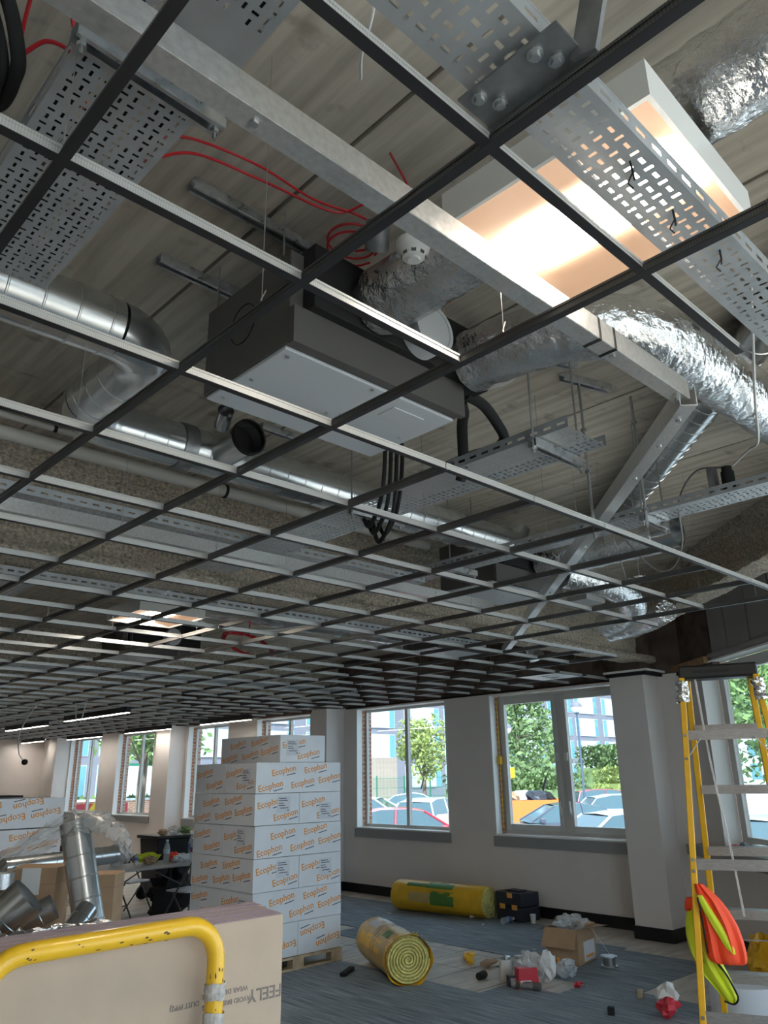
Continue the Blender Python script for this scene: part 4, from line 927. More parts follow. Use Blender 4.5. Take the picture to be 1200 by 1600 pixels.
# ------------------------------------------------------------------ stepladder (local x = right seen from camera, y = away)
LA = math.radians(-66)
ld = thing('stepladder', (4.40,1.89,0.0), 'tall yellow fibreglass stepladder standing by the angled window', 'stepladder', rz=LA)
capm = MB().box(-0.205,0.205,-0.075,0.075,2.355,2.43).build('top_cap', M['black'], ld, world=False, bevel=0.012)
MB().box(-0.13,0.06,-0.078,-0.074,2.385,2.40).build('cap_rib', M['blackm'], capm, world=False)
def rail_pt(side, near, zz):
    t = 1 - zz/2.36
    if near: return Vector((side*(0.19+(0.335-0.19)*t), -(0.055+(0.70-0.055)*t), zz))
    return Vector((side*(0.165+(0.235-0.165)*t), 0.055+(0.55-0.055)*t, zz))
for near in (True, False):
    for s_ in (-1,1):
        a = rail_pt(s_,near,0.02); b = rail_pt(s_,near,2.36)
        rl = MB().bar(a, b, 0.030 if near else 0.032, 0.072 if not near else 0.045, (0,1,0)).build('rear_rail' if near else 'front_rail', M['frp'], ld, world=False, bevel=0.004)
        MB().obox((a.x,a.y,0.02),(0.045,0.085,0.04)).build('foot', M['blackm'], rl, world=False)
        if near:
            for zz in (2.05,1.93,1.45,1.40,0.81): p = rail_pt(s_,True,zz); MB().cyl((p.x,p.y-0.030,p.z),(p.x,p.y-0.02,p.z),0.008,n=10).build('rivet', M['galvdark'], rl, world=False)
for zz in (2.05,1.43,0.81,0.25):
    a = rail_pt(-1,True,zz); b = rail_pt(1,True,zz); MB().bar(a+Vector((0.012,-0.012,0)), b+Vector((-0.012,-0.012,0)), 0.012, 0.050).build('rear_brace', M['alu'], ld, world=False)
for s_ in (-1,1):
    a = rail_pt(s_,True,1.93); MB().bar(a+Vector((-s_*0.005,0,0)), Vector((a.x-s_*0.085,a.y,2.035)), 0.004, 0.024, (0,1,0)).build('gusset', M['galv'], ld, world=False)
for k in range(7):
    zz = 2.11-0.322*k; a = rail_pt(-1,False,zz); b = rail_pt(1,False,zz)
    st = MB().obox(((a.x+b.x)/2,a.y,zz),(b.x-a.x-0.02,0.085,0.006)).obox(((a.x+b.x)/2,a.y-0.04,zz-0.02),(b.x-a.x-0.02,0.004,0.045)).obox(((a.x+b.x)/2,a.y+0.04,zz-0.02),(b.x-a.x-0.02,0.004,0.045))
    st.build('step', M['alu'], ld, world=False)
for s_ in (-1,1):   # spreader
    a = rail_pt(s_,True,1.0); b = rail_pt(s_,False,1.0); MB().bar(a, b, 0.004, 0.02).build('spreader', M['galv'], ld, world=False)
for s_ in (-1,1):   # foil tape on the rail heads
    rr = random.Random(4+s_); a = rail_pt(s_,True,2.345); b = rail_pt(s_,True,2.23); vs = []; fs = []; n = 12; m_ = 8
    for i in range(m_+1):
        c = a + (b-a)*(i/m_)
        for q in range(n):
            an = 2*PI*q/n; k = 0.030+rr.uniform(-0.005,0.009); vs.append((c.x+k*math.cos(an), c.y+k*0.95*math.sin(an), c.z+rr.uniform(-0.006,0.006)))
    for i in range(m_):
        for q in range(n): q2 = (q+1) % n; fs.append((i*n+q,i*n+q2,(i+1)*n+q2,(i+1)*n+q))
    MB().add(vs,fs).build('foil_tape', M['foil'], ld, world=False)
for dx in (0.0,0.006):
    MB().tube(smooth_path([(-0.125+dx,-0.03,2.36),(-0.105+dx,0.02,1.9),(-0.07+dx,0.06,1.5),(-0.05+dx,0.05,1.15)],6),0.0025,5).build('cord', M['whitecable'], ld, world=False)
MB().tube(smooth_path([(-0.235,-0.29,1.10),(-0.12,-0.26,1.095),(0.1,-0.2,1.085),(0.35,-0.15,1.08)],6),0.003,5).build('cross_cord', M['greycable'], ld, world=False)
def interp(rows, t):
    n = len(rows)-1; k = min(n-1, int(t*n)); f_ = t*n-k; return [a+(b-a)*f_ for a, b in zip(rows[k], rows[k+1])]
def drape(rows, th, yc, seed, nu=36, nv=28, folds=0.25):
    """cloth bundle: rows of (z, x_left, x_right); cross-section is a folded flattened tube"""
    rr = random.Random(seed); ph = rr.uniform(0,6)
    def fn(u, v):
        z, a, b = interp(rows, v); an = 2*PI*u; f_ = 1 + folds*math.sin(6*an+ph+3*v) + folds*0.5*math.sin(11*an+2*ph-2*v)
        e = 0.25 + 0.75*math.sin(PI*min(0.97,max(0.03,v)))**0.5
        return ((a+b)/2 + (b-a)/2*math.cos(an), yc + th*e*math.sin(an)*f_, z)
    return MB().grid(fn, nu, nv)
def rowlerp(rows, k0, k1):
    return [(z, a+(b-a)*k0, a+(b-a)*k1) for z, a, b in rows]
vo = thing('hi_vis_vest', (4.40,1.89,0.0), 'orange hi-vis vest with a yellow collar draped over the ladder', 'vest', rz=LA)
rows_o = [(1.345,-0.255,-0.215),(1.32,-0.258,-0.185),(1.28,-0.25,-0.145),(1.23,-0.248,-0.112),(1.17,-0.243,-0.083),(1.11,-0.240,-0.068),(1.06,-0.240,-0.062),(1.03,-0.236,-0.062),(1.012,-0.225,-0.066),(1.004,-0.205,-0.08)]
drape(rows_o, 0.045, -0.35, 3).build('cloth', M['orangevis'], vo, smooth=True, world=False)
rows_c = [(1.30,-0.246,-0.222),(1.27,-0.242,-0.205),(1.22,-0.222,-0.178),(1.17,-0.198,-0.150),(1.12,-0.172,-0.125),(1.08,-0.15,-0.112),(1.055,-0.128,-0.11)]
drape(rows_c, 0.014, -0.392, 9, 20, 14, 0.1).build('collar', M['yellowvis'], vo, smooth=True, world=False)
MB().tube(smooth_path([(-0.244,-0.397,1.29),(-0.238,-0.398,1.22),(-0.235,-0.39,1.12),(-0.232,-0.37,1.05)],6),0.004,6).build('binding', M['blackm'], vo, smooth=True, world=False)
vy = thing('hi_vis_vest', (4.40,1.89,0.0), 'yellow hi-vis vest with black binding hanging under the orange one', 'vest', rz=LA)
rows_y = [(1.27,-0.290,-0.262),(1.22,-0.305,-0.25),(1.16,-0.322,-0.225),(1.10,-0.326,-0.205),(1.04,-0.318,-0.19),(0.98,-0.298,-0.172),(0.93,-0.268,-0.15),(0.88,-0.225,-0.132),(0.845,-0.195,-0.126),(0.825,-0.175,-0.14)]
drape(rows_y, 0.035, -0.27, 5).build('cloth', M['yellowvis'], vy, smooth=True, world=False)
MB().tube(smooth_path([(-0.20,-0.300,1.0),(-0.165,-0.305,0.95),(-0.135,-0.305,0.885),(-0.128,-0.30,0.85),(-0.15,-0.29,0.825),(-0.19,-0.29,0.835)],6),0.0045,6).build('binding', M['blackm'], vy, smooth=True, world=False)
drape([(1.275,-0.30,-0.262),(1.255,-0.312,-0.262),(1.235,-0.315,-0.27),(1.215,-0.315,-0.29)], 0.02, -0.285, 6, 16, 8, 0.1).build('shoulder_patch', M['orangevis'], vy, smooth=True, world=False)

# ------------------------------------------------------------------ mineral wool rolls
def roll(loc, rz, L_, R0, label, wrap, open_end=True, flat=0.93):
    r = thing('insulation_roll', loc, label, 'insulation roll', rz=rz); rr = random.Random(int(L_*100)); z = R0*flat
    def shell(u, v):
        a = 2*PI*u; k = R0*(1+0.015*math.sin(7*a+4*v)+rr.uniform(-0.006,0.006)) * (0.97 if v in (0,1) else 1)
        return (k*math.cos(a), L_*v, z + max(-z*0.995, k*flat*math.sin(a)))
    MB().grid(shell, 40, 14).build('film_wrap', M[wrap], r, smooth=True, world=False)
    e = MB(); n = 40                     # far end disc
    for yy, dirn in ((L_,1),): e.add([(0,yy+0.01,z)]+[(R0*0.97*math.cos(2*PI*k/n),yy,z+R0*0.97*flat*math.sin(2*PI*k/n)) for k in range(n)], [(0,1+k,1+(k+1)%n) for k in range(n)])
    e.build('far_end', M[wrap], r, smooth=True, world=False)
    # spiral of wool at the near end
    sp = MB(); turns = 7; N_ = 190; vs = []; fs = []
    for i in range(N_+1):
        a = 2*PI*turns*i/N_; rad = R0*(0.06+0.90*i/N_); jit = rr.uniform(-0.004,0.004)
        for (dr, dy) in ((-0.021,0.02),(-0.012,-0.012),(0.004,-0.014+jit),(0.016,0.02)):
            q = max(0.004, rad+dr*R0/0.25); vs.append((q*math.cos(a), dy, z+q*flat*math.sin(a)))
    for i in range(N_):
        for k in range(3): fs.append((i*4+k,i*4+k+1,(i+1)*4+k+1,(i+1)*4+k))
    sp.add(vs,fs).build('wool_spiral', M['wool'], r, smooth=True, world=False)
    MB().add([(0,0.015,z)]+[(R0*0.98*math.cos(2*PI*k/n),0.02,z+R0*0.98*flat*math.sin(2*PI*k/n)) for k in range(n)], [(0,1+(k+1)%n,1+k) for k in range(n)]).build('wool_core', M['wool'], r, world=False)
    if open_end:                         # torn film collar
        vs = []; fs = []
        for i in range(41):
            a = 2*PI*i/40
            for q, (dr, y) in enumerate(((1.0,0.10),(1.03,-0.005+0.02*math.sin(3*a)),(1.06+0.04*math.sin(5*a+1),-0.03+0.015*math.sin(7*a)))):
                vs.append((R0*dr*math.cos(a), y, z+max(-z*0.99, R0*dr*flat*math.sin(a))))
        for i in range(40):
            for q in range(2): fs.append((i*3+q,i*3+q+1,(i+1)*3+q+1,(i+1)*3+q))
        MB().add(vs,fs).build('torn_film', M['woolwrap'], r, smooth=True, world=False)
        for k in range(16):
            a = rr.uniform(0.3,2.8); p = Vector((R0*math.cos(a),0.0,z+R0*flat*math.sin(a))); MB().tube([p, p+Vector((rr.uniform(-0.03,0.03),-0.02,rr.uniform(0.0,0.05)))],0.003,4).build('loose_fibre', M['wool'], r, world=False)
    return r
def wrap_print(r, R0, flat, a0, a1, y0, y1, m, name='print_panel', k=1.012):
    z = R0*flat
    MB().grid(lambda u, v: (R0*k*math.cos(a0+(a1-a0)*u), y0+(y1-y0)*v, z+R0*k*flat*math.sin(a0+(a1-a0)*u)), 10, 4).build(name, m, r, smooth=True, world=False)
r1 = roll((5.86,5.86,0.007), math.radians(-27), 1.1, 0.225, 'yellow mineral wool roll with its open spiral end facing the camera', 'woolbrown')
wrap_print(r1, 0.225, 0.93, 2.5, 3.1, 0.25, 0.95, M['woolwrap']); wrap_print(r1, 0.225, 0.93, 1.2, 2.2, 0.62, 0.95, M['labelwhite']); wrap_print(r1, 0.225, 0.93, 1.9, 2.3, 0.18, 0.36, M['green'])
for yy in (0.45,0.5,0.55): MB().tube([(0.229*math.cos(a*PI/12),yy+0.02*math.sin(a),0.209+0.211*math.sin(a*PI/12)) for a in range(0,13)],0.005,5).build('film_crease', M['film'], r1, world=False)
r2 = roll((9.10,7.50,0.007), math.radians(8), 1.55, 0.215, 'yellow mineral wool roll with green print lying along the window wall', 'woolwrap', open_end=False)
for (a0,a1,y0,y1,m) in ((2.6,3.5,0.45,0.85,'green'),(1.75,2.4,0.5,0.95,'green'),(2.0,2.35,0.95,1.3,'green'),(2.75,3.4,0.86,1.22,'woolbrown')): wrap_print(r2, 0.215, 0.93, a0, a1, y0, y1, M[m])

# ------------------------------------------------------------------ tool case, box and litter on the floor
tcx, tcy = 9.12, 6.98
tc = thing('tool_case', (tcx,tcy,0.007), 'stacked black tool case with orange latches by the window wall', 'tool case', rz=math.radians(84))
MB().box(0,0.47,-0.36,0,0,0.17).build('lower_case', M['navy'], tc, world=False, bevel=0.015); MB().box(0,0.47,-0.36,0,0.175,0.345).build('upper_case', M['navy'], tc, world=False, bevel=0.015)
MB().box(0.12,0.35,-0.25,-0.1,0.345,0.365).build('handle', M['navy'], tc, world=False, bevel=0.006)
for xx, zz in ((0.12,0.17),(0.34,0.17),(0.2,0.31)): MB().box(xx-0.045,xx+0.045,-0.002,0.012,zz-0.03,zz+0.03).build('latch', M['orangeclip'], tc, world=False, bevel=0.003); MB().box(xx-0.045,xx+0.045,-0.372,-0.358,zz-0.03,zz+0.03).build('latch', M['orangeclip'], tc, world=False, bevel=0.003)
bx_ = thing('cardboard_box', (7.54,5.09,0.007), 'open brown cardboard box stuffed with packaging on the carpet', 'box', rz=math.radians(8))
W, D_, Hh = 0.44, 0.36, 0.33
MB().box(0,W,0,0.006,0,Hh).box(0,W,D_-0.006,D_,0,Hh).box(0,0.006,0.006,D_-0.006,0,Hh).box(W-0.006,W,0.006,D_-0.006,0,Hh).box(0,W,0,D_,0,0.006).build('walls', M['card'], bx_, world=False)
MB().add([(0,0,Hh),(0,D_,Hh),(-0.07,D_+0.02,Hh-0.17),(-0.07,0,Hh-0.17)],[(0,1,2,3)]).build('flap', M['card'], bx_, world=False)
MB().add([(0,0,Hh),(W,0,Hh),(W+0.02,-0.15,Hh+0.0),(0.03,-0.13,Hh+0.03)],[(0,1,2,3)]).build('flap', M['cardin'], bx_, world=False)
MB().add([(0,D_,Hh),(W,D_,Hh),(W,D_+0.15,Hh-0.06),(0,D_+0.15,Hh-0.06)],[(0,1,2,3)]).build('flap', M['cardin'], bx_, world=False)
MB().add([(W,0,Hh),(W,D_,Hh),(W+0.14,D_,Hh-0.02),(W+0.14,0,Hh-0.02)],[(0,1,2,3)]).build('flap', M['card'], bx_, world=False)
MB().box(0.14,0.40,-0.002,0.0,0.02,0.20).build('shipping_label', M['labelwhite'], bx_, world=False); MB().box(0.18,0.36,-0.003,-0.002,0.05,0.075).build('orange_print', M['orangeink'], bx_, world=False)
def crumple(mb, c, s, seed, nu=14, nv=9, sq=(1,1,1)):
    rr = random.Random(seed)
    J = [[rr.uniform(0.62,1.2) for _ in range(nu)] for _ in range(nv+1)]
    def fn(u, v):
        a = 2*PI*u; b = PI*v; k = J[int(round(v*nv))][int(round(u*nu)) % nu] if 0 < v < 1 else 1
        return (c[0]+s*sq[0]*k*math.sin(b)*math.cos(a), c[1]+s*sq[1]*k*math.sin(b)*math.sin(a), c[2]+s*sq[2]*k*math.cos(b))
    return mb.grid(fn, nu, nv)
crumple(MB(), (0.23,0.17,Hh+0.02), 0.19, 2, 20, 12, (1.1,0.9,0.42)).build('packaging_film', M['film'], bx_, world=False)
crumple(MB(), (0.15,0.2,Hh+0.03), 0.09, 12, 14, 8, (1.3,0.9,0.5)).build('packaging_film', M['bottle'], bx_, world=False)
crumple(MB(), (0.36,0.06,Hh+0.0), 0.10, 4, 14, 8, (1.1,0.8,0.4)).build('paper_scrap', M['card'], bx_, world=False)
def cup(loc, label, lying=0, rz=0.0):
    r = MB().lathe([(0.0,0.004),(0.028,0.0),(0.040,0.105),(0.042,0.108),(0.0385,0.106),(0.027,0.008),(0.0,0.008)],16).solo('paper_cup', M['white'], (0,0,0), smooth=True, label=label, cat='cup'); r.location = loc; r.rotation_euler = (lying,0,rz); return r
cup((9.20,6.86,0.007), 'white paper cup standing beside the tool case')
c2_ = cup((7.66,5.42,0.338), 'white paper cup lying on the edge of the cardboard box', math.radians(80), 0.6)
def bottle(loc, label, rx=0.0, rz=0.0, h=0.22, r=0.033, lab='blue', cap='white', fullness=None, group=None):
    o = thing('plastic_bottle', loc, label, 'bottle', group, rz=rz); k = h/0.22
    mx = Matrix.Rotation(rx,4,'X')
    def put(mb, name, m):
        mb.v = [tuple(mx @ Vector(p) + (Vector((0,0,r)) if rx else Vector((0,0,0)))) for p in mb.v]; return mb.build(name, m, o, smooth=True, world=False)
    put(MB().lathe([(0,0),(r*0.9,0.0),(r,0.01*k),(r,0.06*k),(r*0.94,0.07*k),(r,0.08*k),(r,0.14*k),(r*0.7,0.175*k),(r*0.4,0.195*k),(r*0.4,0.205*k)],16), 'shell', M['bottle'])
    put(MB().lathe([(0,0.203*k),(r*0.46,0.203*k),(r*0.46,0.22*k),(0,0.22*k)],12), 'cap', M[cap])
    LB = dict(blue=mat('label_blue',(0.06,0.12,0.42),0.4), red=M['red'], dark=M['darkink'], pale=mat('label_pale',(0.55,0.62,0.75),0.4))
    put(MB().lathe([(r*1.02,0.085*k),(r*1.02,0.13*k)],16), 'label_band', LB[lab]); return o
bottle((8.86,7.10,0.007), 'clear water bottle with a blue band lying in front of the tool case', math.radians(90), math.radians(95), 0.26, 0.042)
bottle((9.30,6.30,0.002), 'clear bottle with a dark label lying by the skirting behind the box', math.radians(90), math.radians(120), 0.30, 0.045, 'dark'); bottle((9.18,6.12,0.002), 'crushed clear bottle lying by the skirting behind the box', math.radians(90), math.radians(118), 0.30, 0.045, 'pale')
rl_ = thing('wire_reel', (7.77,4.88,0.007), 'small grey wire reel standing on the carpet beside the box', 'reel')
for zz in (0.0,0.085): MB().cyl((7.77,4.88,0.007+zz),(7.77,4.88,0.017+zz),0.085,n=24).build('flange', M['galv'], rl_, smooth=True)
MB().cyl((7.77,4.88,0.017),(7.77,4.88,0.092),0.062,n=24).build('drum', M['galvdark'], rl_, smooth=True)
MB().tube(smooth_path([(7.83,4.88,0.07),(7.84,4.98,0.18),(7.86,5.12,0.32)],5),0.003,5).build('wire', M['whitecable'], rl_)

def can(loc, label, m, L_=0.19, r=0.033, rz=0.0, up=False, band=None, capm='galv'):
    o = thing('spray_can' if not up else 'tin', loc, label, 'can', rz=rz)
    mx = Matrix.Identity(4) if up else Matrix.Translation((0,0,r)) @ Matrix.Rotation(PI/2,4,'X')
    def put(mb, name, mm): mb.v = [tuple(mx @ Vector(p)) for p in mb.v]; return mb.build(name, mm, o, smooth=True, world=False)
    put(MB().lathe([(0,0),(r*0.92,0),(r,0.008),(r,L_*0.84),(r*0.9,L_*0.87),(0,L_*0.87)],18), 'body', M[m])
    put(MB().lathe([(0,L_*0.865),(r*0.82,L_*0.865),(r*0.82,L_*0.98),(r*0.7,L_),(0,L_)],18), 'cap', M[capm])
    if band: put(MB().lathe([(r*1.01,L_*0.25),(r*1.01,L_*0.7)],18), 'band', M[band])
    return o
can((6.66,5.33,0.001), 'white and silver tin standing in the litter heap', 'white', 0.20, 0.062, 0, True, None, 'galv')
can((6.72,5.22,0.001), 'tall silver tin leaning among the litter', 'galv', 0.21, 0.05, 0, True, 'labelwhite')
can((6.52,4.83,0.001), 'dark spray can lying at the near edge of the litter heap', 'fcudark', 0.26, 0.036, math.radians(200), False, 'galvdark')
can((7.38,5.22,0.007), 'red and grey spray can lying behind the litter heap', 'fcugrey', 0.30, 0.038, math.radians(215), False, 'fcudark', 'white'); 
can((6.45,5.50,0.001), 'short black canister lying left of the litter heap', 'blackm', 0.14, 0.034, math.radians(100), False, None, 'orangeclip')
def pack(loc, label, m, size, rz, parts=(), cat='packet'):
    o = thing('packet', loc, label, cat, rz=rz); sx, sy, sz = size
    MB().add([(0,0,0),(sx,0,0),(sx,sy,0),(0,sy,0),(0.01,0.01,sz),(sx*0.9,0,sz*1.05),(sx,sy*0.9,sz*0.9),(0,sy,sz)], [(0,3,2,1),(4,5,6,7),(0,1,5,4),(1,2,6,5),(2,3,7,6),(3,0,4,7)]).build('carton', M[m], o, world=False, bevel=0.004)
    for (x0,x1,z0,z1,mm) in parts: MB().box(sx*x0,sx*x1,-0.003,-0.001,sz*z0,sz*z1).build('print', M[mm], o, world=False)
    return o
pack((6.42,5.0,0.001), 'crushed red carton at the front of the litter heap', 'red', (0.20,0.13,0.17), math.radians(-38), ((0.1,0.6,0.35,0.45,'white'),))
pack((6.43,5.12,0.001), 'flat dark pack with a white print block beside the red carton', 'darkink', (0.13,0.09,0.09), math.radians(-38), ((0.15,0.85,0.15,0.85,'labelwhite'),))
def scrap(label, m, loc, s, sq, seed, nu=14, nv=8, name='scrap', cat='litter'):
    return crumple(MB(), (0,0,s*sq[2]*1.0), s, seed, nu, nv, sq).solo(name, M[m], (0,0,0), label=label, cat=cat), loc
def put_scrap(label, m, loc, s, sq, seed, **k):
    o, l = scrap(label, m, loc, s, sq, seed, **k); o.location = l; return o
put_scrap('crumpled clear plastic bag in the middle of the litter heap', 'film', (6.72,5.08,0.001), 0.14, (1.0,0.9,0.9), 21, name='plastic_bag')
put_scrap('peaked white tissue standing in the litter heap', 'white', (6.86,4.98,0.001), 0.10, (0.8,0.7,1.35), 22, nu=9, nv=6, name='tissue')
put_scrap('crumpled clear wrapper at the right of the litter heap', 'bottle', (7.08,4.92,0.004), 0.12, (1.0,0.8,0.7), 23, name='wrapper')
put_scrap('orange wrapper twisted in front of the red spray can', 'orangeclip', (7.16,5.08,0.006), 0.06, (0.8,0.6,1.2), 24, nu=8, nv=5, name='wrapper')
put_scrap('pink scrap of wrapper at the right of the litter', 'red', (6.86,4.66,0.002), 0.045, (1.4,0.8,0.6), 25, nu=8, nv=5, name='wrapper')
put_scrap('grey crumpled sheet behind the silver tin', 'labelwhite', (6.78,5.18,0.001), 0.12, (0.5,0.9,1.0), 26, name='paper_sheet')
fb = thing('cardboard_flap_box', (6.92,5.16,0.001), 'small brown open carton at the back of the litter heap', 'box', rz=0.5)
MB().box(0,0.20,0,0.004,0,0.16).box(0,0.20,0.14,0.144,0,0.16).box(0,0.004,0.004,0.14,0,0.16).box(0.196,0.2,0.004,0.14,0,0.16).build('walls', M['cardin'], fb, world=False)
MB().add([(0,0,0.16),(0.2,0,0.16),(0.2,-0.09,0.22),(0,-0.09,0.22)],[(0,1,2,3)]).build('flap', M['card'], fb, world=False)
put_scrap('crumpled orange film scrap nearest the bare floor edge', 'woolwrap', (7.05,6.14,0.001), 0.075, (1.3,0.8,0.55), 31, nu=9, nv=5, name='film_scrap')
put_scrap('second orange film scrap on the bare floor patch', 'woolwrap', (6.9,5.98,0.001), 0.055, (1.2,0.7,0.7), 32, nu=8, nv=5, name='film_scrap')
put_scrap('torn brown paper scrap on the bare floor patch', 'card', (6.95,5.78,0.001), 0.10, (1.5,0.6,0.35), 33, nu=9, nv=5, name='paper_scrap')
put_scrap('dark brown torn offcut beside the paper scrap', 'woolbrown', (7.0,5.64,0.001), 0.05, (1.4,0.6,0.4), 34, nu=8, nv=5, name='offcut')
put_scrap('pale crumpled tissue on the carpet before the yellow roll', 'white', (9.0,7.72,0.007), 0.06, (1.5,0.6,0.45), 35, nu=9, nv=5, name='tissue')
for k, (x, y, m, lab) in enumerate(((9.15,8.92,'white','white paper flake on the carpet left of the yellow roll'),(8.5,8.86,'white','white paper strip in the middle of the far carpet'),(8.1,8.72,'white','white paper strip nearest the pallet'),(8.7,7.3,'white','tiny white flake in front of the water bottle'),(7.9,5.9,'white','tiny white flake left of the cardboard box'))):
    MB().obox((x,y,0.010),(0.09 if k in (1,2) else 0.05,0.03,0.004),0.6+k).solo('paper_flake', M[m], (x,y,0.008), label=lab, cat='litter')
sk_ = thing('foam_strip', (5.77,6.63,0.007), 'black foam strip lying by the pallet corner', 'strip', rz=math.radians(30)); MB().box(-0.15,0.15,-0.03,0.03,0,0.035).build('strip', M['blackm'], sk_, world=False, bevel=0.01)
fb2 = thing('floor_bracket', (3.45,4.05,0.007), 'flat dark metal foot on the carpet beside the plasterboards', 'bracket', rz=0.6); MB().box(-0.15,0.15,-0.03,0.03,0,0.02).build('plate', M['galvdark'], fb2, world=False, bevel=0.005)
MB().obox((6.31,3.99,0.035),(0.05,0.05,0.056),0.4).solo('black_plug', M['blackm'], (6.31,3.99,0.007), label='tiny black plug lying on the near carpet', cat='litter')
ps = thing('wood_offcut', (7.02,4.13,0.007), 'thin pale timber offcut near the ladder foot', 'offcut', rz=0.5); MB().box(-0.13,0.13,-0.025,0.025,0,0.012).build('stick', M['pallet'], ps, world=False)
rp = thing('snack_packet', (6.57,3.62,0.007), 'crumpled red and white snack packet on the carpet by the ladder', 'packet')
crumple(MB(), (6.57,3.62,0.075), 0.105, 41, 10, 6, (1.2,0.8,0.7)).build('red_half', M['red'], rp); crumple(MB(), (6.66,3.66,0.13), 0.12, 42, 9, 6, (0.9,0.8,0.9)).build('white_lining', M['white'], rp)
tp = thing('film_roll', (6.98,3.16,0.0), 'big white roll of tape or film standing behind the ladder', 'roll')
MB().lathe([(0.09,0.26),(0.27,0.26),(0.275,0.255),(0.275,0.0),(0.09,0.0),(0.09,0.26)],40,(6.98,3.16,0.001)).build('wound_film', M['labelwhite'], tp, smooth=True)
MB().lathe([(0.085,0.265),(0.095,0.265),(0.095,0.0),(0.085,0.0),(0.085,0.265)],28,(6.98,3.16,0.001)).build('core', M['card'], tp, smooth=True)
tb = thing('plastic_sack', (8.32,3.50,0.001), 'yellow plastic sack behind the ladder at the right edge', 'sack'); crumple(MB(), (8.32,3.50,0.19), 0.2, 45, 18, 10, (1,1,0.95)).build('sack', M['woolwrap'], tb)
# small things on the angled sill
def on_sill(s, off=0.10, z=1.046): p = OP + OU*s + ON*off; return (p.x,p.y,z)
put_scrap('red patterned cloth on the sill behind the ladder', 'red', on_sill(-0.2), 0.07, (1.2,0.7,0.45), 51, name='cloth')
put_scrap('dark grey glove on the sill behind the ladder', 'fcudark', on_sill(-0.40), 0.075, (1.2,0.7,0.7), 52, name='glove')
gp = thing('green_packet', on_sill(-0.68), 'flat green and white packet on the sill behind the ladder', 'packet', rz=AZ); MB().box(-0.14,0.14,-0.05,0.05,0,0.05).build('pack', M['fencegreen'], gp, world=False, bevel=0.006); MB().box(-0.13,0.02,-0.045,0.045,0.05,0.10).build('top_pack', M['white'], gp, world=False, bevel=0.006)

# ------------------------------------------------------------------ folding table, chairs and bin at the far left
tbz = thing('folding_table', (5.6,10.9,0.0), 'grey plastic folding table cluttered with bottles at the far left', 'table', rz=math.radians(2))
MB().box(-0.60,0.95,-0.36,0.36,0.70,0.735).build('top', M['tablegrey'], tbz, world=False, bevel=0.012)
for xx in (-0.42,0.72):
    for yy in (-0.27,0.27):
        MB().tube([(xx+0.10,yy,0.70),(xx+0.02,yy,0.3),(xx-0.10 if xx < 0 else xx+0.12,yy,0.0)],0.014,8).build('leg', M['fcudark'], tbz, smooth=True, world=False)
    for zz in (0.16,0.42): MB().cyl((xx+0.0,-0.27,zz),(xx+0.0,0.27,zz),0.011,n=8).build('cross_bar', M['fcudark'], tbz, smooth=True, world=False)
    MB().tube([(xx+0.03,0.0,0.42),(0.15,0.0,0.70)],0.01,8).build('brace', M['fcudark'], tbz, smooth=True, world=False)
def chair(loc, rz, label):
    r = thing('folding_chair', loc, label, 'chair', rz=rz)
    MB().box(-0.21,0.21,-0.2,0.2,0.43,0.455).build('seat', M['fcugrey'], r, world=False, bevel=0.01)
    MB().grid(lambda u,v: (-0.21+0.42*u, 0.22+0.05*v+0.03*(2*u-1)**2*-1, 0.58+0.22*v), 8, 3).build('backrest', M['fcudark'], r, smooth=True, world=False)
    for s_ in (-1,1):
        MB().tube([(s_*0.22,-0.28,0),(s_*0.22,0.0,0.43),(s_*0.22,0.27,0.82)],0.012,8).build('front_leg', M['fcudark'], r, smooth=True, world=False)
        MB().tube([(s_*0.19,0.25,0),(s_*0.19,-0.1,0.44)],0.011,8).build('rear_leg', M['fcudark'], r, smooth=True, world=False)
    MB().cyl((-0.19,0.2,0.08),(0.19,0.2,0.08),0.009,n=8).build('stretcher', M['fcudark'], r, world=False); return r
chair((6.05,10.25,0), math.radians(195), 'folding chair in front of the table, partly behind the cartons'); chair((5.95,11.75,0), math.radians(20), 'folding chair behind the cluttered table')
bn_ = thing('wheelie_bin', (7.0,12.7,0.0), 'black wheelie bin with rubbish on its lid behind the table', 'bin')
MB().add([(6.78,12.45,0.08),(7.28,12.45,0.08),(7.28,12.95,0.08),(6.78,12.95,0.08),(6.70,12.38,0.94),(7.36,12.38,0.94),(7.36,13.0,0.94),(6.70,13.0,0.94)], [(0,3,2,1),(4,5,6,7),(0,1,5,4),(1,2,6,5),(2,3,7,6),(3,0,4,7)]).build('body', M['black'], bn_, bevel=0.02)
MB().box(6.66,7.40,12.33,13.04,0.94,0.99).build('lid', M['black'], bn_, bevel=0.015)
for yy in (12.42,12.95): MB().cyl((6.8,yy,0.1),(6.8,yy+0.05,0.1),0.1,n=16).build('wheel', M['tyre'], bn_, smooth=True)
put_scrap('green packet on the bin lid', 'leaf3', (7.25,12.5,0.99), 0.10, (1.3,0.8,0.6), 61, name='packet'); put_scrap('white crumpled wrap on the bin lid', 'film', (7.05,12.5,0.99), 0.10, (1.2,0.8,0.7), 62, name='wrapper'); put_scrap('brown carton scrap on the bin lid', 'card', (6.85,12.5,0.99), 0.08, (1.2,0.8,0.6), 63, name='carton_scrap')
bt = 0.736
bottle((6.08,10.95,bt), 'tall clear bottle standing near the middle of the table', h=0.30, r=0.045, lab='pale'); bottle((6.42,10.80,bt), 'clear bottle with a dark label standing at the right of the table', h=0.32, r=0.045, lab='dark'); bottle((6.50,10.98,bt), 'big bottle with a blue and red label beside the cartons', h=0.38, r=0.05, lab='blue'); bottle((5.62,10.95,bt), 'small bottle with a blue label left of the table middle', h=0.16, r=0.03, lab='blue')
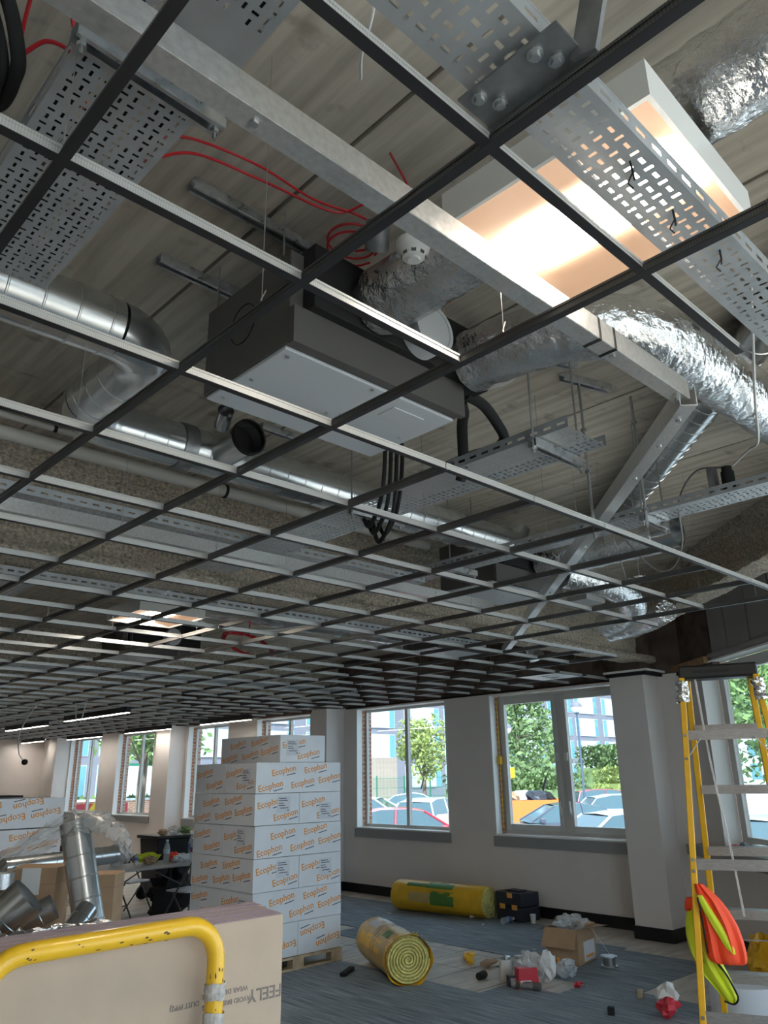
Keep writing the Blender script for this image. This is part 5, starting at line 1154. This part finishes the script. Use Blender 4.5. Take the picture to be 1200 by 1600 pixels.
put_scrap('clear plastic bag standing on the left of the table', 'film', (5.35,11.0,bt), 0.17, (1.1,0.8,0.85), 71, name='plastic_bag'); put_scrap('yellow-green cloth on the table', 'yellowvis', (5.85,11.05,bt), 0.12, (1.5,0.8,0.6), 72, name='cloth'); put_scrap('dark cloth bundle on the table', 'blackm', (5.98,11.1,bt), 0.10, (1.2,0.8,0.7), 73, name='cloth')
put_scrap('orange glove on the table', 'orangevis', (6.22,11.0,bt), 0.07, (1.3,0.7,0.9), 74, name='glove'); put_scrap('white tissue heap on the table', 'white', (6.3,10.9,bt), 0.09, (1.6,0.8,0.6), 75, name='tissue'); put_scrap('brown cup carrier on the table', 'card', (5.78,10.85,bt), 0.08, (1.3,0.8,0.7), 76, name='carton_scrap'); put_scrap('clear takeaway tub on the table', 'bottle', (6.15,10.75,bt), 0.07, (1.3,0.9,0.6), 77, name='tub')
bk = thing('black_bag', (6.3,11.15,0.0), 'black rubbish bag slumped under the table', 'bag'); crumple(MB(), (6.3,11.15,0.3), 0.33, 78, 18, 10, (1.1,0.7,0.95)).build('bag', M['blackm'], bk, smooth=True)
bag2 = thing('black_bag', (5.45,11.35,0.0), 'narrow black bag standing under the left of the table', 'bag'); crumple(MB(), (5.45,11.35,0.3), 0.3, 79, 16, 10, (0.4,0.5,1.0)).build('bag', M['blackm'], bag2, smooth=True)
put_scrap('white plastic bag on the floor behind the table', 'film', (6.1,13.4,0.0), 0.2, (1.4,0.8,0.6), 80, name='plastic_bag')
put_scrap('white plastic wrap on the floor left of the table', 'film', (5.2,12.6,0.0), 0.2, (1.2,0.8,0.6), 83, name='plastic_wrap')
ck = thing('cable_coil', (6.28,7.9,1.15), 'round black coil hung on the back edge of the carton stack', 'coil'); MB().tube([(6.165,7.75+0.13*math.cos(a*PI/12),1.24+0.13*math.sin(a*PI/12)) for a in range(0,25)],0.02,8).build('coil', M['blackm'], ck, smooth=True)

# ------------------------------------------------------------------ pile of duct lengths and boxes behind the plasterboards
def cbox(name, label, loc, size, rz, parts=()):
    r = thing(name, loc, label, 'box', rz=rz); sx, sy, sz = size
    MB().box(-sx/2,sx/2,-sy/2,sy/2,0,sz).build('walls', M['card'], r, world=False, bevel=0.006)
    MB().box(-sx/2-0.002,sx/2+0.002,-sy/2-0.002,sy/2+0.002,sz*0.86,sz*0.865).build('flap_seam', M['cardin'], r, world=False)
    for (x0,x1,z0,z1,m) in parts: MB().box(x0,x1,-sy/2-0.003,-sy/2-0.001,z0,z1).build('paper_label', M[m], r, world=False)
    return r
pz = 0.60
cbox('cardboard_box', 'brown box at the base of the duct pile, lower left', (1.72,5.65,0.007), (0.5,0.5,pz), 0.2); cbox('cardboard_box', 'brown box at the base of the duct pile, middle', (2.30,5.60,0.007), (0.45,0.5,pz), 0.15); cbox('cardboard_box', 'brown box at the base of the duct pile, right', (2.80,5.95,0.007), (0.45,0.4,pz), 0.1)
b1 = cbox('cardboard_box', 'brown cardboard box with a white label and pen marks in the duct pile', (2.25,5.74,pz+0.008), (0.32,0.3,0.72), math.radians(-40), ((-0.06,0.06,0.56,0.72,'white'),))
me = text_mesh('MG2 VTY', 0.04, M['darkink']); t = inst('pen_marks', me, b1); t.matrix_basis = frame((0.03,-0.154,0.28),(1,0,0.3),(-0.3,0,1))
cbox('cardboard_box', 'plain brown box behind the leaning duct', (2.78,5.92,pz+0.008), (0.26,0.26,0.62), math.radians(-40)); cbox('cardboard_box', 'brown box with taped top at the left edge of the pile', (1.87,5.82,pz+0.008), (0.30,0.3,0.60), math.radians(-40), ((-0.05,0.08,0.5,0.6,'white'),))
def duct_len(label, a, b, r, open_=True, group='loose duct lengths in the pile'):
    o = thing('duct_length', tuple(min(a,b,key=lambda p: p[2])), label, 'duct', group); mb = MB(); duct(mb, [a,b], r, 22, 0.135); mb.f = mb.f[:-2]; mb.mi = mb.mi[:-2]
    mb.build('pipe', M['spiral'], o, smooth=25)
    d = (Vector(b)-Vector(a)).normalized()
    for p, s_ in ((a,1),(b,-1)):
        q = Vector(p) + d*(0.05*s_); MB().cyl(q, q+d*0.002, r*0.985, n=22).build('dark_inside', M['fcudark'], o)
    return o
duct_len('long spiral duct leaning upright out of the pile', (2.50,5.22,0.62), (2.36,5.52,1.60), 0.098); duct_len('spiral duct lying level across the pile', (2.35,6.72,1.24), (3.32,6.86,1.26), 0.072)
duct_len('plain duct length pointing up at the left edge', (1.48,4.70,1.02), (1.74,4.55,1.30), 0.105); duct_len('short smooth duct length pointing up beside it', (1.68,4.86,1.05), (1.95,4.72,1.21), 0.068); duct_len('short duct piece lying in front of the leaning duct', (2.10,4.85,1.02), (2.25,4.95,1.14), 0.06)
ds = thing('crate', (1.6,4.75,0.007), 'brown crate hidden below the duct lengths', 'box'); MB().box(1.35,2.2,4.45,5.1,0.007,0.93).build('crate', M['card'], ds, bevel=0.01)
cp = thing('end_cap', (2.0,5.68,1.21), 'small galvanised duct end cap on the left box', 'cap'); MB().cyl((1.98,5.68,1.218),(1.98,5.68,1.31),0.085,n=24).ring((1.98,5.68,1.235),(0,0,1),0.09,0.08,0.008,24).build('cap', M['galv'], cp, smooth=True)
# clear film over the pile
pf = thing('plastic_sheet', (2.2,5.6,1.2), 'clear plastic sheet slung over the leaning duct and boxes', 'plastic sheet'); rr = random.Random(8)
key = [[(1.75,6.3,1.02),(1.85,6.15,1.22),(2.1,5.9,1.46),(2.34,5.62,1.66),(2.55,5.50,1.66),(2.68,5.45,1.56),(2.72,5.42,1.42)],
       [(1.78,6.0,0.98),(1.9,5.9,1.20),(2.12,5.72,1.44),(2.33,5.46,1.63),(2.52,5.38,1.62),(2.66,5.34,1.52),(2.70,5.32,1.38)],
       [(1.80,5.7,1.15),(1.95,5.62,1.27),(2.14,5.56,1.40),(2.32,5.40,1.56),(2.46,5.34,1.54),(2.60,5.32,1.46),(2.66,5.32,1.34)]]
vs = []; fs = []; nu, nv = 36, 14
for j in range(nv+1):
    v = 2*j/nv; j0 = min(1,int(v)); fv = v-j0
    for i in range(nu+1):
        u = 6*i/nu; i0 = min(5,int(u)); fu = u-i0
        p = (Vector(key[j0][i0])*(1-fu)+Vector(key[j0][i0+1])*fu)*(1-fv) + (Vector(key[j0+1][i0])*(1-fu)+Vector(key[j0+1][i0+1])*fu)*fv
        vs.append(p + Vector((rr.uniform(-1,1),rr.uniform(-1,1),rr.uniform(-1,1)))*0.018)
for j in range(nv):
    for i in range(nu): fs.append((j*(nu+1)+i,j*(nu+1)+i+1,(j+1)*(nu+1)+i+1,(j+1)*(nu+1)+i))
MB().add(vs,fs).build('sheet', M['film'], pf, smooth=True)
ff = thing('foil_offcut', (1.7,4.2,0.9), 'crumpled silver foil offcut along the top of the stack at the left', 'foil'); foil(MB(), [(1.45,4.30,1.10),(1.75,4.32,1.11),(2.12,4.38,1.09)], 0.07, jit=0.014, seed=9).build('foil', M['foil'], ff)
fs_ = thing('cardboard_box', (1.7,4.25,0.007), 'brown carton below the foil offcut', 'box'); MB().box(1.3,2.25,4.16,4.43,0.007,1.03).build('carton', M['card'], fs_, bevel=0.01)
# ------------------------------------------------------------------ outside
MB().box(-60,140,-60,140,GZ-0.3,GZ).build('ground', M['bounce_paving'], kind='structure', label='car park surface and pavement outside', cat='ground')
def foliage(mb, blobs, n, size, seed):
    rr = random.Random(seed)
    for k in range(n):
        cx, cy, cz, r, rz_ = rr.choice(blobs); d = Vector((rr.gauss(0,1),rr.gauss(0,1),rr.gauss(0,1))).normalized(); q = r*rr.uniform(0.55,1.05)
        p = Vector((cx+d.x*q, cy+d.y*q, cz+d.z*q*rz_/r)); a = Vector((rr.gauss(0,1),rr.gauss(0,1),rr.gauss(0,1))).normalized(); b = a.cross(Vector((rr.gauss(0,1),rr.gauss(0,1),rr.gauss(0,1)))).normalized(); s = size*rr.uniform(0.6,1.3)
        mb.add([p-a*s, p+b*s*0.5, p+a*s, p-b*s*0.5], [(0,1,2,3)])
    return mb
def tree(label, loc, h, r, m, seed, n=2600, leaf=0.16, conifer=False, trunk=0.14):
    t = thing('tree', loc, label, 'tree'); rr = random.Random(seed); x, y, z = loc
    MB().cyl((x,y,z),(x+0.1,y,z+h*0.75),trunk,trunk*0.4,8).build('trunk', M['bark'], t, smooth=True)
    bl = []
    for k in range(16):
        if conifer: f_ = k/15; rad = r*(1-0.8*f_); a = rr.uniform(0,6.28); bl.append((x+rad*0.5*math.cos(a),y+rad*0.5*math.sin(a),z+h*(0.12+0.85*f_),rad*0.6+0.2,rad*0.45+0.2))
        else: a = rr.uniform(0,6.28); q = r*rr.uniform(0.1,0.7); bl.append((x+q*math.cos(a),y+q*math.sin(a),z+h*rr.uniform(0.42,0.92),r*0.42,r*0.34))
    for b in bl[::2]: MB().cyl((x,y,z+h*0.35),(b[0],b[1],b[2]),trunk*0.35,trunk*0.1,5).build('branch', M['bark'], t)
    foliage(MB(), bl, n, leaf, seed).build('foliage', M[m], t, kind='stuff'); return t
def hedge(label, x0, x1, y0, y1, h, m, seed, n=1500, leaf=0.13, name='hedge', base=GZ):
    t = thing(name, ((x0+x1)/2,(y0+y1)/2,base), label, name); rr = random.Random(seed); mb = MB()
    for k in range(n):
        p = Vector((rr.uniform(x0,x1),rr.uniform(y0,y1),base+h*rr.random()**0.6)); a = Vector((rr.gauss(0,1),rr.gauss(0,1),rr.gauss(0,1))).normalized(); b = a.cross(Vector((0.3,rr.random(),1))).normalized(); s = leaf*rr.uniform(0.6,1.3)
        mb.add([p-a*s, p+b*s*0.6, p+a*s, p-b*s*0.6], [(0,1,2,3)])
    mb.build('foliage', M[m], t, kind='stuff'); MB().box(x0+0.1,x1-0.1,y0+0.1,y1-0.1,base,base+h*0.62).build('twig_core', M[m], t); return t

# long flats building, grey with white bays and tall windows (facade faces -y)
bl = thing('flats_building', (60,64,GZ), 'long grey and white block of flats beyond the car park', 'building')
FY = 61.0; MB().box(20,118,FY,FY+14,GZ,22).build('wall', M['bldgrey'], bl)
pm = MB().box(0,3.6,-0.14,0,0,2.35).mesh('white_bay', M['bldwhite']); wmn = MB().box(0,0.85,-0.06,0,0,2.35).mesh('window', M['upvc']); pnm = MB().box(0.06,0.79,-0.09,-0.06,0.06,2.29).mesh('pane', M['bldglass'])
x = 21.0; k = 0
while x < 112:
    for f_ in range(6):
        z = GZ + 1.05 + f_*3.0; off = 1.2 if (k % 3 == 2) else 0
        inst('white_bay', pm, bl, loc=(x+1.0-60, FY-64, z-GZ)); 
        for wx in (x, x+4.7): o = inst('window', wmn, bl, loc=(wx-60, FY-64, z-GZ)); inst('pane', pnm, o)
    x += 7.0 if k % 2 else 6.4; k += 1
bl2 = thing('office_building', (115,40,GZ), 'pale building in the far right of the corner window view', 'building')
MB().box(112,124,20,58,GZ,22).build('wall', M['bldwhite'], bl2)
for f_ in range(6):
    for q in range(8):
        o = MB().box(111.94,112,22+q*4.4,23.6+q*4.4,GZ+1+f_*3,GZ+3.2+f_*3).build('window', M['upvc'], bl2); MB().box(111.9,111.94,22.1+q*4.4,23.5+q*4.4,GZ+1.1+f_*3,GZ+3.1+f_*3).build('pane', M['bldglass'], o)

# car: local x forward
def car(label, loc, rz, paint, style='hatch'):
    r = thing('car', loc, label, 'car', rz=rz); w_ = 0.88
    st = [(-2.1,0.45,0.80),(-2.05,0.30,0.92),(-1.7,0.22,0.96),(-0.9,0.2,0.95),(0.0,0.2,0.94),(0.75,0.2,0.93),(1.5,0.22,0.86),(1.95,0.28,0.74),(2.12,0.36,0.62)]
    if style == 'estate': rf = [(-2.0,0.93),(-1.80,1.36),(-1.2,1.46),(-0.3,1.48),(0.25,1.42),(1.02,0.94)]
    elif style == 'saloon': rf = [(-1.75,0.95),(-1.1,1.33),(-0.5,1.43),(-0.1,1.44),(0.3,1.38),(1.1,0.93)]
    else: rf = [(-2.0,0.92),(-1.55,1.34),(-0.9,1.45),(-0.2,1.46),(0.25,1.40),(1.05,0.93)]
    vs = []; fs = []
    for x, zb, zt in st:
        k = 1 - 0.14*max(0,abs(x)-1.4)
        vs += [(x,-w_*k*0.94,zb),(x,-w_*k,(zb+zt)/2),(x,-w_*k*0.96,zt),(x,w_*k*0.96,zt),(x,w_*k,(zb+zt)/2),(x,w_*k*0.94,zb)]
    n = len(st)
    for i in range(n-1):
        for q in range(6): q2 = (q+1) % 6; fs.append((i*6+q,(i+1)*6+q,(i+1)*6+q2,i*6+q2))
    fs += [(0,1,2,3,4,5),tuple((n-1)*6+k for k in (5,4,3,2,1,0))]
    MB().add(vs,fs).build('body', M[paint], r, smooth=50, world=False)
    # glasshouse and roof
    vs = []; fs = []
    for x, z in rf:
        k = (z-0.93)/0.53; hw = w_*0.95-(w_*0.95-0.62)*k; vs += [(x,-w_*0.93,0.93),(x,-hw,z),(x,hw,z),(x,w_*0.93,0.93)]
    g_ = MB(); n = len(rf)
    for i in range(n-1): fs += [(i*4,(i+1)*4,(i+1)*4+1,i*4+1),(i*4+3,i*4+2,(i+1)*4+2,(i+1)*4+3)]
    fs += [(1*4+1,0*4+1,0*4+2,1*4+2),((n-1)*4+1,(n-2)*4+1,(n-2)*4+2,(n-1)*4+2)]
    g_.add(vs,fs).build('windows', M['carglass'], r, world=False)
    rv = []; rfc = []
    for x, z in rf[1:-1]:
        k = (z-0.93)/0.53; hw = w_*0.95-(w_*0.95-0.62)*k; rv += [(x,-hw-0.01,z-0.05),(x,-hw+0.02,z+0.012),(x,0,z+0.035),(x,hw-0.02,z+0.012),(x,hw+0.01,z-0.05)]
    for i in range(n-3):
        for q in range(4): rfc.append((i*5+q,(i+1)*5+q,(i+1)*5+q+1,i*5+q+1))
    MB().add(rv,rfc).build('roof', M[paint], r, smooth=60, world=False)
    for s_ in (-1,1):
        for (x0,z0),(x1,z1) in ((rf[0],rf[1]),(rf[-1],rf[-2]),((-0.55,0.93),(-0.5,1.45))):
            MB().cyl((x0,s_*w_*0.93,z0),(x1,s_*0.64,z1),0.03,n=6).build('pillar', M[paint], r, world=False)
        MB().obox((0.75,s_*(w_+0.08),1.0),(0.16,0.16,0.12)).build('mirror', M[paint], r, world=False, bevel=0.02)
        for x in (-1.32,1.32):
            wh = MB().cyl((x,s_*w_*0.80,0.31),(x,s_*w_*1.0,0.31),0.31,n=20).build('wheel', M['tyre'], r, smooth=True, world=False); MB().cyl((x,s_*w_*1.0,0.31),(x,s_*w_*1.01,0.31),0.2,n=16).build('hub', M['galv'], wh, world=False)
        MB().obox((-2.02,s_*0.66,0.82),(0.1,0.3,0.14)).build('tail_light', M['red'], r, world=False, bevel=0.02); MB().obox((1.98,s_*0.62,0.66),(0.14,0.34,0.1)).build('head_light', M['globe'], r, world=False, bevel=0.02)
    return r
car('red hatchback parked nearest the second window', (16.3,16.0,GZ), math.radians(-40), 'car_red')
car('silver-blue car parked facing away behind the red one', (30.5,29.6,GZ), math.radians(-45), 'car_silver', 'saloon')
car('white car parked at the left behind the red one', (23.2,25.0,GZ), math.radians(-60), 'car_white')
car('pale car parked at the right behind the red one', (23.2,21.6,GZ), math.radians(20), 'car_white', 'estate')
car('dark grey saloon seen through the corner window', (21.3,14.6,GZ), math.radians(-222), 'car_dark', 'saloon')
car('white hatchback parked behind the dark saloon', (30.0,17.2,GZ), math.radians(-40), 'car_white')
car('red car at the right edge of the corner window', (37.5,22.5,GZ), math.radians(-40), 'car_red', 'estate')
car('white car parked right below the corner window', (16.2,9.9,GZ), math.radians(150), 'car_white', 'estate')
car('white car seen through the window behind the stepladder', (16.0,6.6,GZ), math.radians(170), 'car_white', 'hatch')
# skip with rubbish
sk2 = thing('skip', (27.3,20.6,GZ), 'orange and red rubbish skip behind the dark saloon', 'skip', rz=math.radians(-42))
MB().add([(-1.0,-0.8,0.1),(1.0,-0.8,0.1),(1.0,0.8,0.1),(-1.0,0.8,0.1),(-1.9,-0.9,1.3),(1.8,-0.9,1.3),(1.8,0.9,1.3),(-1.9,0.9,1.3)], [(0,3,2,1),(0,1,5,4),(1,2,6,5),(2,3,7,6),(3,0,4,7)]).build('shell', M['skip'], sk2, world=False)
MB().add([(-1.95,-0.9,1.25),(-1.95,0.9,1.25),(-2.0,0.9,1.75),(-2.0,-0.9,1.75),(-1.7,-0.9,1.25),(-1.7,0.9,1.25),(-1.75,0.9,1.75),(-1.75,-0.9,1.75)], [(0,1,2,3),(4,7,6,5),(0,4,5,1),(2,6,7,3),(0,3,7,4),(1,5,6,2)]).build('end_plate', M['red'], sk2, world=False)
for k, (x, y, s, m) in enumerate(((-1.0,0.1,0.5,'labelwhite'),(-0.4,-0.2,0.45,'card'),(0.1,0.1,0.5,'fcugrey'),(0.6,-0.1,0.5,'navy'),(1.1,0.1,0.45,'blackm'),(0.2,0.3,0.4,'white'),(-0.7,-0.3,0.4,'galvdark'))): crumple(MB(), (x,y,1.3), s, 90+k, 10, 6, (1,0.8,0.7)).build('rubbish', M[m], sk2, world=False)
def lamp_post(label, loc, h, m):
    r = thing('lamp_post', loc, label, 'lamp post'); x, y, z = loc
    MB().cyl((x,y,z),(x,y,z+h),0.06,0.045,10).build('pole', M[m], r, smooth=True); MB().lathe([(0.0,-0.02),(0.10,0.0),(0.12,0.05),(0.0,0.05)],12,(x,y,z+h)).build('collar', M[m], r)
    R0 = 0.28; MB().lathe([(max(0.001,R0*math.sin(a*PI/12)),-R0*math.cos(a*PI/12)) for a in range(0,7)],18,(x,y,z+h+R0+0.03)).build('globe', M['globe'], r, smooth=True)
    MB().lathe([(max(0.001,R0*1.02*math.sin(a*PI/12)),-R0*1.02*math.cos(a*PI/12)) for a in range(6,13)],18,(x,y,z+h+R0+0.03)).build('shade', M['bldgrey'], r, smooth=True); return r
lamp_post('blue-grey lamp post with a globe in the corner window view', (33.3,21.4,GZ), 5.0, 'postblue')
lamp_post('lamp post with a globe behind the dark saloon at the left', (33.0,25.5,GZ), 4.2, 'postblue')
ms = thing('mast', (40,31.2,GZ), 'tall pale mast before the conifer', 'mast'); MB().cyl((40,31.2,GZ),(40,31.2,GZ+9),0.10,0.08,10).build('pole', M['bldwhite'], ms, smooth=True)
sg = thing('road_sign', (30.0,23.2,GZ), 'small orange sign on a post at the car park edge', 'sign'); MB().cyl((30,23.2,GZ),(30,23.2,GZ+2.6),0.04,n=8).build('post', M['postblue'], sg); MB().obox((29.95,23.15,GZ+2.35),(0.04,0.55,0.45),math.radians(35)).build('plate', mat('sign_orange',(0.9,0.45,0.02),0.5), sg)
# fences
fw = thing('timber_fence', (42,45,GZ), 'tall vertical-board timber fence beyond the parked cars', 'fence')
bm_ = MB().box(0,0.17,0,0.03,0,3.6).mesh('fence_board', M['fencewood'])
for k in range(60): inst('fence_board', bm_, fw, loc=(-8.5+0.18*k,0.0+0.02*(k%2),0))
gf = thing('mesh_fence', (36,40,GZ), 'green mesh fence with posts in front of the timber fence', 'fence')
for k in range(9): MB().box(-9+2.6*k,-8.93+2.6*k,-0.03,0.04,0,2.3).build('post', M['fencegreen'], gf, world=False)
for z in (0.3,0.9,1.5,2.1): MB().box(-9,11.8,0,0.02,z,z+0.03).build('rail', M['fencegreen'], gf, world=False)
wv = MB()
for k in range(170): wv.box(-9+0.12*k,-8.99+0.12*k,0.005,0.015,0.1,2.25)
wv.build('wires', M['fencegreen'], gf, world=False, kind='stuff')
# planting
tree('yellow-green young tree in front of the timber fence', (33.6,32.0,GZ), 5.6, 1.9, 'leaf1', 3, 1900, 0.14)
tree('big feathery conifer seen through the left sash of the corner window', (44.5,33.5,GZ), 13.5, 3.8, 'leaf2', 5, 5200, 0.22, True)
tree('dark conifer behind the feathery one', (50,40,GZ), 12.0, 4.0, 'leaf3', 6, 3500, 0.24, True)
tree('broad leafy tree outside the leftmost windows', (15.5,30.5,GZ), 8.5, 3.4, 'leaf3', 8, 2200, 0.2)
tree('second leafy tree further left outside', (13.5,37.0,GZ), 9.0, 3.2, 'leaf3', 9, 1800, 0.2)
tree('round green tree seen through the window behind the stepladder', (33.0,12.0,GZ), 7.0, 4.2, 'leaf3', 11, 5000, 0.17)
tree('second green tree at the right edge behind the stepladder', (37.0,3.5,GZ), 6.6, 3.8, 'leaf1', 12, 3500, 0.17)
hedge('clipped hedge behind the lamp post in the corner window view', 46,60,27,29,2.6,'leaf1',21,6500,0.14); hedge('ivy bank behind the skip', 33,42,26.5,30,2.3,'leaf2',22,5200,0.14,'ivy_bank'); hedge('low shrubs by the green fence', 28,31,34.5,37,1.6,'leaf1',23,900,0.14,'shrub'); hedge('rounded shrub beyond the hedge', 52,56,30,34,4.2,'leaf2',24,3600,0.17,'bush')
hedge('low green shrubs before the brick wall at the far left', 13,22,34,35.5,1.6,'leaf3',25,1200,0.14,'shrub_row')
bw = thing('garden_wall', (16,32,GZ), 'low brick wall outside the leftmost windows', 'wall'); MB().box(11,24,32.0,32.25,GZ,GZ+1.5).build('brickwork', M['brick'], bw); MB().box(10.95,24.05,31.95,32.3,GZ+1.5,GZ+1.58).build('coping', M['bldwhite'], bw)
bs2 = thing('barrier_sign', (11.9,25.9,GZ), 'red and yellow barrier board outside the leftmost window', 'barrier'); MB().box(-0.9,0.9,-0.03,0.03,0.6,1.6).build('board', mat('barrier_yellow',(0.9,0.65,0.03),0.5), bs2, world=False)
MB().add([(-0.9,-0.04,0.6),(-0.3,-0.04,1.6),(-0.9,-0.04,1.6)],[(0,1,2)]).add([(0.9,-0.04,0.6),(0.9,-0.04,1.6),(0.3,-0.04,1.6)],[(0,1,2)]).build('red_corners', M['red'], bs2, world=False)
for xx in (-0.7,0.7): MB().box(xx-0.03,xx+0.03,-0.03,0.03,0,0.6).build('leg', M['galvdark'], bs2, world=False)
gp2 = thing('green_post', (15.6,29.0,GZ), 'green gate post outside the second window from the left', 'post'); MB().box(15.55,15.67,28.95,29.07,GZ,GZ+2.9).box(14.2,15.6,28.98,29.04,GZ+2.8,GZ+2.9).build('post', M['fencegreen'], gp2)
tree('leafy tree overhanging the view behind the flats at the left', (12.6,24.6,GZ), 7.5, 2.4, 'leaf3', 14, 1600, 0.17)
